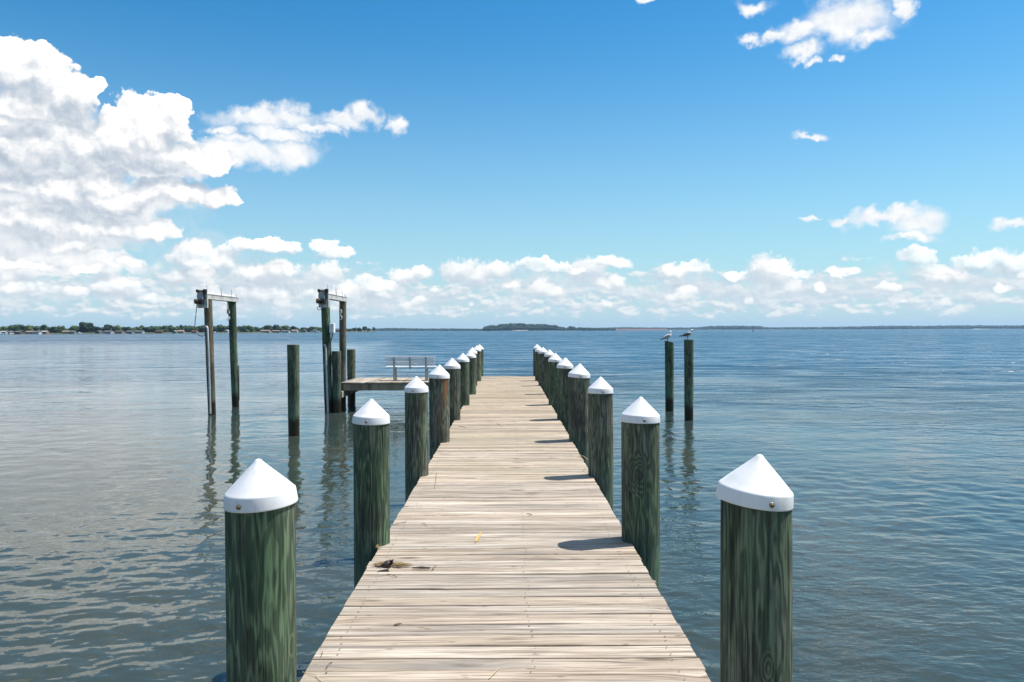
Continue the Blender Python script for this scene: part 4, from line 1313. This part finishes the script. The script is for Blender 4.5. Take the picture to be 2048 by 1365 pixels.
WALLC = {'white': (.78, .77, .75), 'tan': (.48, .39, .28), 'grey': (.32, .33, .33), 'brown': (.20, .14, .10), 'salmon': (.50, .27, .20), 'pale': (.55, .58, .62), 'yellow': (.55, .48, .30), 'green': (.22, .27, .22)}
ROOFC = {'grey': (.16, .16, .17), 'brown': (.14, .09, .065), 'white': (.46, .46, .46), 'red': (.25, .10, .07), 'tan': (.34, .28, .21), 'pink': (.44, .30, .26)}
for n_, c_ in WALLC.items(): M['wall_'+n_] = simple('siding_'+n_, [q_*.6 for q_ in c_], .8, 0, .08, .5)
for n_, c_ in ROOFC.items(): M['roof_'+n_] = simple('shingle_'+n_, [q_*.72 for q_ in c_], .85, 0, .15, .5)
M['pane'] = simple('dark_window', (.03, .035, .045), .2, 0, .1, 1)
HOUSE_N = [0]
def house(x0, x1, y0, dZ, wall, roof, label, gable='side'):
    """x0..x1: extent, y0: ridge row; stands on the bank"""
    xm = (x0+x1)/2
    Z = shore_Z(xm)+dZ
    wd = (x1-x0)*Z/FOC
    zr = EYE+(hor(xm)-y0)*Z/FOC
    gz = .9 + dZ*.012
    H = max(2.4, zr-gz); wh = H*.62
    dp = max(6.0, min(9.0, wd*.8))
    HOUSE_N[0] += 1
    root = empty('house', (X_(xm, Z), Z, gz), R(((HOUSE_N[0]*53) % 17)-8))
    tag(root, label, 'house', 'waterfront houses on the left shore')
    q = MB(); q.box((-wd/2, 0, -1), (wd/2, dp, wh), 0)
    if gable == 'front':
        q.add([(-wd/2, 0, wh), (wd/2, 0, wh), (0, 0, H*.97)], [(0, 1, 2)], 0); q.add([(-wd/2, dp, wh), (wd/2, dp, wh), (0, dp, H*.97)], [(0, 2, 1)], 0)
    else:
        q.add([(-wd/2, 0, wh), (-wd/2, dp, wh), (-wd/2, dp/2, H*.97)], [(0, 2, 1)], 0); q.add([(wd/2, 0, wh), (wd/2, dp, wh), (wd/2, dp/2, H*.97)], [(0, 1, 2)], 0)
    q.build('wall', M['wall_'+wall], root)
    q = MB(); e = .4; th = .18
    if gable == 'front':
        prof = [(-wd/2-e, wh-.15), (0, H), (wd/2+e, wh-.15)]
        lo = [(x_, z_+.02) for x_, z_ in prof]; hi = [(x_, z_+th) for x_, z_ in prof]
        vs = [(x_, -e, z_) for x_, z_ in lo]+[(x_, -e, z_) for x_, z_ in hi]+[(x_, dp+e, z_) for x_, z_ in lo]+[(x_, dp+e, z_) for x_, z_ in hi]
    else:
        prof = [(-e, wh-.15), (dp/2, H), (dp+e, wh-.15)]
        vs = [(-wd/2-e, y_, z_+.02) for y_, z_ in prof]+[(-wd/2-e, y_, z_+th) for y_, z_ in prof]+[(wd/2+e, y_, z_+.02) for y_, z_ in prof]+[(wd/2+e, y_, z_+th) for y_, z_ in prof]
    fs = []
    for i in (0, 1):
        fs += [(i+3, i+4, i+10, i+9), (i, i+6, i+7, i+1), (i, i+1, i+4, i+3), (i+6, i+9, i+10, i+7)]
    fs += [(0, 3, 9, 6), (2, 8, 11, 5)]
    q.add(vs, fs, 0); q.build('roof', M['roof_'+roof], root)
    nw = max(2, int(wd/4))
    for i in range(nw):
        cx = -wd/2+wd*(i+.5)/nw
        q = MB(); q.box((cx-.75, -.06, wh*.30), (cx+.75, -.003, wh*.78)); q.build('window', M['pane'], root)
HOUSES = [
 (2, 14, 664.5, 6, 'pale', 'white', 'pale blue grey house at the left end of the far shore', 'side'),
 (15, 23, 665, 8, 'white', 'grey', 'white house second from the left end of the far shore', 'front'),
 (32, 43.5, 663.5, 8, 'brown', 'grey', 'brown house with grey roof, third from the left end of the far shore', 'side'),
 (54, 68, 664.5, 8, 'tan', 'tan', 'long low tan house left of the white porch on the left shore', 'side'),
 (69, 80, 666, 3, 'white', 'grey', 'low white waterside house between the tan and the salmon house', 'side'),
 (80.5, 95.5, 662.7, 10, 'salmon', 'white', 'two storey salmon house with white roof left of the tree gap', 'side'),
 (127, 140, 663, 14, 'yellow', 'tan', 'yellowish house with tan roof below the gap in the trees', 'side'),
 (141, 150.5, 664.2, 10, 'grey', 'grey', 'grey house just left of the tall dark pair of trees', 'side'),
 (192, 201, 662.3, 12, 'green', 'grey', 'grey green house right of the tall dark pair of trees', 'front'),
 (208, 224, 663.6, 10, 'pale', 'grey', 'long pale house below the lone dark tree', 'side'),
 (231, 246, 663, 10, 'grey', 'brown', 'grey house with brown roof below the light green tree', 'side'),
 (254, 266, 664, 9, 'grey', 'grey', 'low grey house right of the light green tree', 'side'),
 (270, 286, 664, 9, 'pale', 'grey', 'pale low house left of the spreading dark tree', 'side'),
 (312, 325, 662.3, 12, 'brown', 'brown', 'all brown house right of the spreading dark tree', 'side'),
 (345, 353, 663.5, 8, 'green', 'white', 'small greenish house with white roof left of the tan and pink one', 'front'),
 (357, 368, 661.2, 10, 'tan', 'pink', 'tan house with pink roof left of the small dark round tree', 'side'),
 (384, 393, 664, 8, 'tan', 'red', 'tan house with red roof just left of the hanging cable', 'side'),
 (449, 457, 660.3, 20, 'white', 'white', 'white gabled house seen between the two left lift pilings', 'front'),
 (521, 539, 660.6, 12, 'tan', 'tan', 'long tan house between the left lift and the lone bare piling', 'side'),
 (545, 558, 662, 10, 'brown', 'tan', 'low brown house just left of the lone bare piling', 'side'),
 (563, 578, 663, 6, 'white', 'grey', 'long low white house behind the lone bare piling', 'side'),
 (584, 595, 660.2, 14, 'white', 'pink', 'white house with pink roof right of the lone bare piling', 'side'),
 (602, 612, 659.4, 14, 'grey', 'tan', 'grey house with tan roof between the lone bare piling and the right lift', 'front'),
 (622, 634, 659.4, 12, 'white', 'white', 'bright white house just left of the right lift', 'front'),
 (670, 679, 657.6, 20, 'tan', 'grey', 'tan house seen between the two right lift pilings', 'side'),
]
for h_ in HOUSES: house(*h_)
def boat(x, y, Z, L, label, group='small boats on the far water'):
    root = empty('boat', (X_(x, Z), Z, 0), R(12))
    tag(root, label, 'boat', group)
    q = MB(); N = 8; vs = []
    for i in range(N+1):
        t = i/N; xx_ = (t-.5)*L; ww = L*.16*(1-max(0, (t-.55)/.45)**2)
        for (f_, z_) in ((0.0, -.3), (.75, -.05), (1.0, .75+.35*t)):
            vs += [(xx_, -ww*f_, z_), (xx_, ww*f_, z_)]
    fs = []
    for i in range(N):
        a = i*6; b_ = a+6
        fs += [(a, b_, b_+2, a+2), (a+2, b_+2, b_+4, a+4), (a+1, a+3, b_+3, b_+1), (a+3, a+5, b_+5, b_+3), (a+4, b_+4, b_+5, a+5)]
    fs += [(0, 2, 4, 5, 3, 1)]
    q.add(vs, fs, 0); q.build('hull', M['white'], root)
    q = MB(); q.cbox((-L*.12, -L*.09, .9), (L*.14, L*.09, 2.1), .1); q.build('cabin', M['white'], root)
boat(3, 668, 745, 7, 'small white boat at the far left edge of the water')
boat(161, 668, 790, 6, 'small white boat moored below the tall dark pair of trees')
boat(431, 666, 925, 7, 'small white boat seen between the two left lift pilings')
boat(639, 664, 1160, 8, 'white boat moored just left of the right front lift piling')
boat(1946, 656.4, 3850, 9, 'speeding motorboat trailing a white wake near the right edge')
q = MB()
zw = 3850; xs0, xs1 = X_(1949, zw), X_(1990, zw)
N = 14; vs = []
for i in range(N+1):
    t = i/N; xx_ = xs0+(xs1-xs0)*t; hw = 2+6*t; hz = 1.5*(1-t)**1.5+.12
    vs += [(xx_, zw-hw, 0.03), (xx_, zw-hw*.3, hz*(.7+.5*rng.random())), (xx_, zw+hw*.3, hz*(.7+.5*rng.random())), (xx_, zw+hw, .03)]
q.add(vs, [(i*4+j, (i+1)*4+j, (i+1)*4+j+1, i*4+j+1) for i in range(N) for j in range(3)], 0, True)
M['foam'] = simple('white_foam', (.82, .84, .85), .7, 0, .1, .5)
tag(q.build('wake', M['foam']), 'white foam wake behind the speeding motorboat', 'wake', None, 'stuff')

def ridge(name, label, pts, Zf, depth, dens, wdr, mat, seed, gz=.8, tree_min=6):
    """wooded land: pts = (x px, y px of the tree tops); fills the depth with crowns on rising ground"""
    g = np.random.default_rng(seed); B = Big()
    def ty(x):
        for (a, ya), (b, yb) in zip(pts[:-1], pts[1:]):
            if x <= b: return ya+(yb-ya)*(x-a)/(b-a)
        return pts[-1][1]
    x = pts[0][0]
    while x < pts[-1][0]:
        for lay in range(3):
            Z = Zf+depth*(lay+g.uniform(0, .8))/3
            xx_ = x+g.uniform(-2, 2)
            tot = EYE+(hor(xx_)-ty(xx_))*Z/FOC-gz
            tot *= (.52, .78, 1.0)[lay]*g.uniform(.88, 1.04)
            tot = max(tot, tree_min*.7)
            wd = g.uniform(*wdr)
            hz = min(tot, max(tree_min, tot*.5))
            B.blob((X_(xx_, Z), Z, gz+tot-hz*.5), (wd*.55, wd*.5, hz*.52), g, ICO1, .24)
            for e in range(2):
                B.blob((X_(xx_, Z)+g.uniform(-.5, .5)*wd, Z-g.uniform(0, .3)*wd, gz+tot-hz*g.uniform(.35, .75)), (wd*.34, wd*.34, hz*.32), g, ICO1, .25)
            B.blob((X_(xx_, Z), Z+4, gz+(tot-hz)*.5), (wd*.7, wd*.4, max(2, (tot-hz*.5)*.52)), g, ICO1, .15)
        x += dens*g.uniform(.6, 1.4)
    o = B.build(name, mat); tag(o, label, 'woodland', None, 'stuff'); return o
land('island_land', 'low wooded island shore in mid distance', [(966, 3330), (1000, 3250), (1060, 3200), (1140, 3260), (1235, 3500)], 500, (.5, 1.2, 3.0), M['shore'])
land('sandbar', 'pale sand beach on the island shore', [(1024, 3185), (1056, 3180)], 60, (1.6, 2.6, 2.8), M['sand'])
ridge('woodland', 'dark green wood covering the round island right of the deck end',
      [(969, 655), (974, 651.5), (984, 650.5), (992, 651.5), (1000, 648.5), (1025, 646.5), (1045, 647), (1060, 648.5), (1082, 648), (1100, 649.5), (1112, 650.5), (1120, 654), (1128, 654.5), (1132, 658)], 3270, 320, 2.0, (12, 20), M['far_leaf'], 21)
ridge('woodland', 'low strip of separate trees trailing off the right end of the island',
      [(1134, 657), (1140, 652), (1147, 653), (1152, 656), (1160, 654.5), (1172, 655), (1184, 656), (1196, 656), (1210, 657), (1230, 657)], 3330, 120, 3.0, (9, 15), M['far_leaf'], 22)
land('field', 'reddish brown open field on the far shore right of the island', [(1226, 3600), (1280, 3620), (1334, 3700)], 700, (1.0, 3.0, 8.0), M['field'])
land('far_shore_land', 'distant hazy bank across the bay', [(735, 4550), (850, 4600), (980, 4700), (1200, 4900), (1400, 5200), (1700, 5400), (2120, 5400)], 700, (.6, 2.0, 5.0), M['shore'])
ridge('woodland', 'hazy blue line of trees on the far shore between the point and the island',
      [(744, 658), (770, 656.5), (795, 656), (830, 657), (860, 657.3), (890, 657), (930, 657.5), (975, 658)], 4650, 400, 2.2, (16, 28), M['far_leaf'], 23)
ridge('woodland', 'hazy blue wooded far shore along the right half of the horizon',
      [(1180, 656), (1215, 655.5), (1240, 654.5), (1290, 655), (1340, 655.5), (1380, 655), (1408, 654), (1420, 652), (1450, 651.5), (1490, 651.7), (1520, 652), (1530, 655), (1560, 655), (1590, 654.5), (1630, 654.5), (1690, 653.5), (1740, 652.5), (1790, 651.5), (1850, 652), (1900, 651), (1960, 650.8), (2010, 651), (2060, 650.5), (2120, 650.5)], 5480, 500, 2.6, (22, 40), M['far_leaf'], 24)
def far_house(x, y, Z, s, label):
    p = at(x, y, Z)
    root = empty('house', (p.x, Z, max(.5, p.z-3)), R(5)); tag(root, label, 'house', 'tiny white houses on the far right shore')
    q = MB(); q.box((-s, 0, -2), (s, 8, 5)); q.build('wall', M['wall_white'], root)
    q = MB(); q.add([(-s-.5, -.5, 5), (s+.5, -.5, 5), (s+.5, 8.5, 5), (-s-.5, 8.5, 5), (-s-.5, 4, 8), (s+.5, 4, 8)], [(0, 1, 5, 4), (2, 3, 4, 5), (0, 4, 3), (1, 2, 5), (0, 3, 2, 1)]); q.build('roof', M['roof_grey'], root)
far_house(1640, 656.5, 5420, 11, 'tiny white house on the far shore right of the red channel marker')
far_house(1717, 654.5, 5430, 10, 'tiny white house high on the far shore, midway between the channel marker and the motorboat')
far_house(1684, 656.6, 5420, 9, 'tiny white house between the two others on the far right shore')

def marker():
    Z = 800
    root = empty('channel_marker', (X_(1506.5, Z), Z, 0))
    tag(root, 'red channel marker on a dark post far out on the right', 'channel marker')
    q = MB(); q.tube([(0, 0, -1), (0, 0, 4.6)], [.30, .24], 10)
    for a in (0, 2.1, 4.2): q.tube([(.45*math.cos(a), .45*math.sin(a), -1), (.1*math.cos(a), .1*math.sin(a), 3.0)], .14, 8)
    q.build('post', M['black'], root)
    m_, k_, b_ = material('red_board'); b_.inputs['Base Color'].default_value = (.55, .06, .05, 1); b_.inputs['Roughness'].default_value = .5
    q = MB()
    for rot in (.4, .4+PI/2):
        Mx = Matrix.Rotation(rot, 4, 'Z')
        vs = [Mx @ Vector(p) for p in ((-.8, -.36, 2.8), (.8, -.36, 2.8), (0, -.36, 4.6), (-.8, -.32, 2.8), (.8, -.32, 2.8), (0, -.32, 4.6))]
        q.add(vs, [(0, 1, 2), (5, 4, 3), (0, 3, 4, 1), (1, 4, 5, 2), (2, 5, 3, 0)])
    q.build('dayboard', m_, root)
    q = MB(); q.tube([(0, 0, 4.6), (0, 0, 5.1)], [.28, .2], 10); q.build('lantern', M['black'], root)
marker()

# ------------------------------------------------------------------ haze
hz = MB(); hz.box((-9600, -9600, -3.0), (9600, 9600, 75))
ho = hz.build('haze', [bpy.data.materials.new('haze_air')])
hm = ho.data.materials[0]; hm.use_nodes = True
for n_ in list(hm.node_tree.nodes): hm.node_tree.nodes.remove(n_)
out = hm.node_tree.nodes.new('ShaderNodeOutputMaterial'); pv = hm.node_tree.nodes.new('ShaderNodeVolumePrincipled')
pv.inputs['Color'].default_value = (.42, .68, 1.0, 1); pv.inputs['Density'].default_value = .00006; pv.inputs['Anisotropy'].default_value = .1
hm.node_tree.links.new(pv.outputs[0], out.inputs['Volume'])
tag(ho, 'thin bluish sea haze over the whole bay', None, None, 'stuff')

# ------------------------------------------------------------------ render settings
scene.render.engine = 'CYCLES'
cy = scene.cycles
cy.use_denoising = True; cy.denoising_prefilter = 'ACCURATE'; cy.denoising_input_passes = 'RGB_ALBEDO_NORMAL'
cy.max_bounces = 6; cy.diffuse_bounces = 2; cy.glossy_bounces = 3; cy.transmission_bounces = 2; cy.volume_bounces = 0
cy.caustics_reflective = False; cy.caustics_refractive = False
cy.sample_clamp_indirect = 6.0; cy.sample_clamp_direct = 6.0
scene.view_settings.view_transform = 'Standard'; scene.view_settings.look = 'None'
scene.view_settings.exposure = 0.40; scene.view_settings.gamma = 1.0
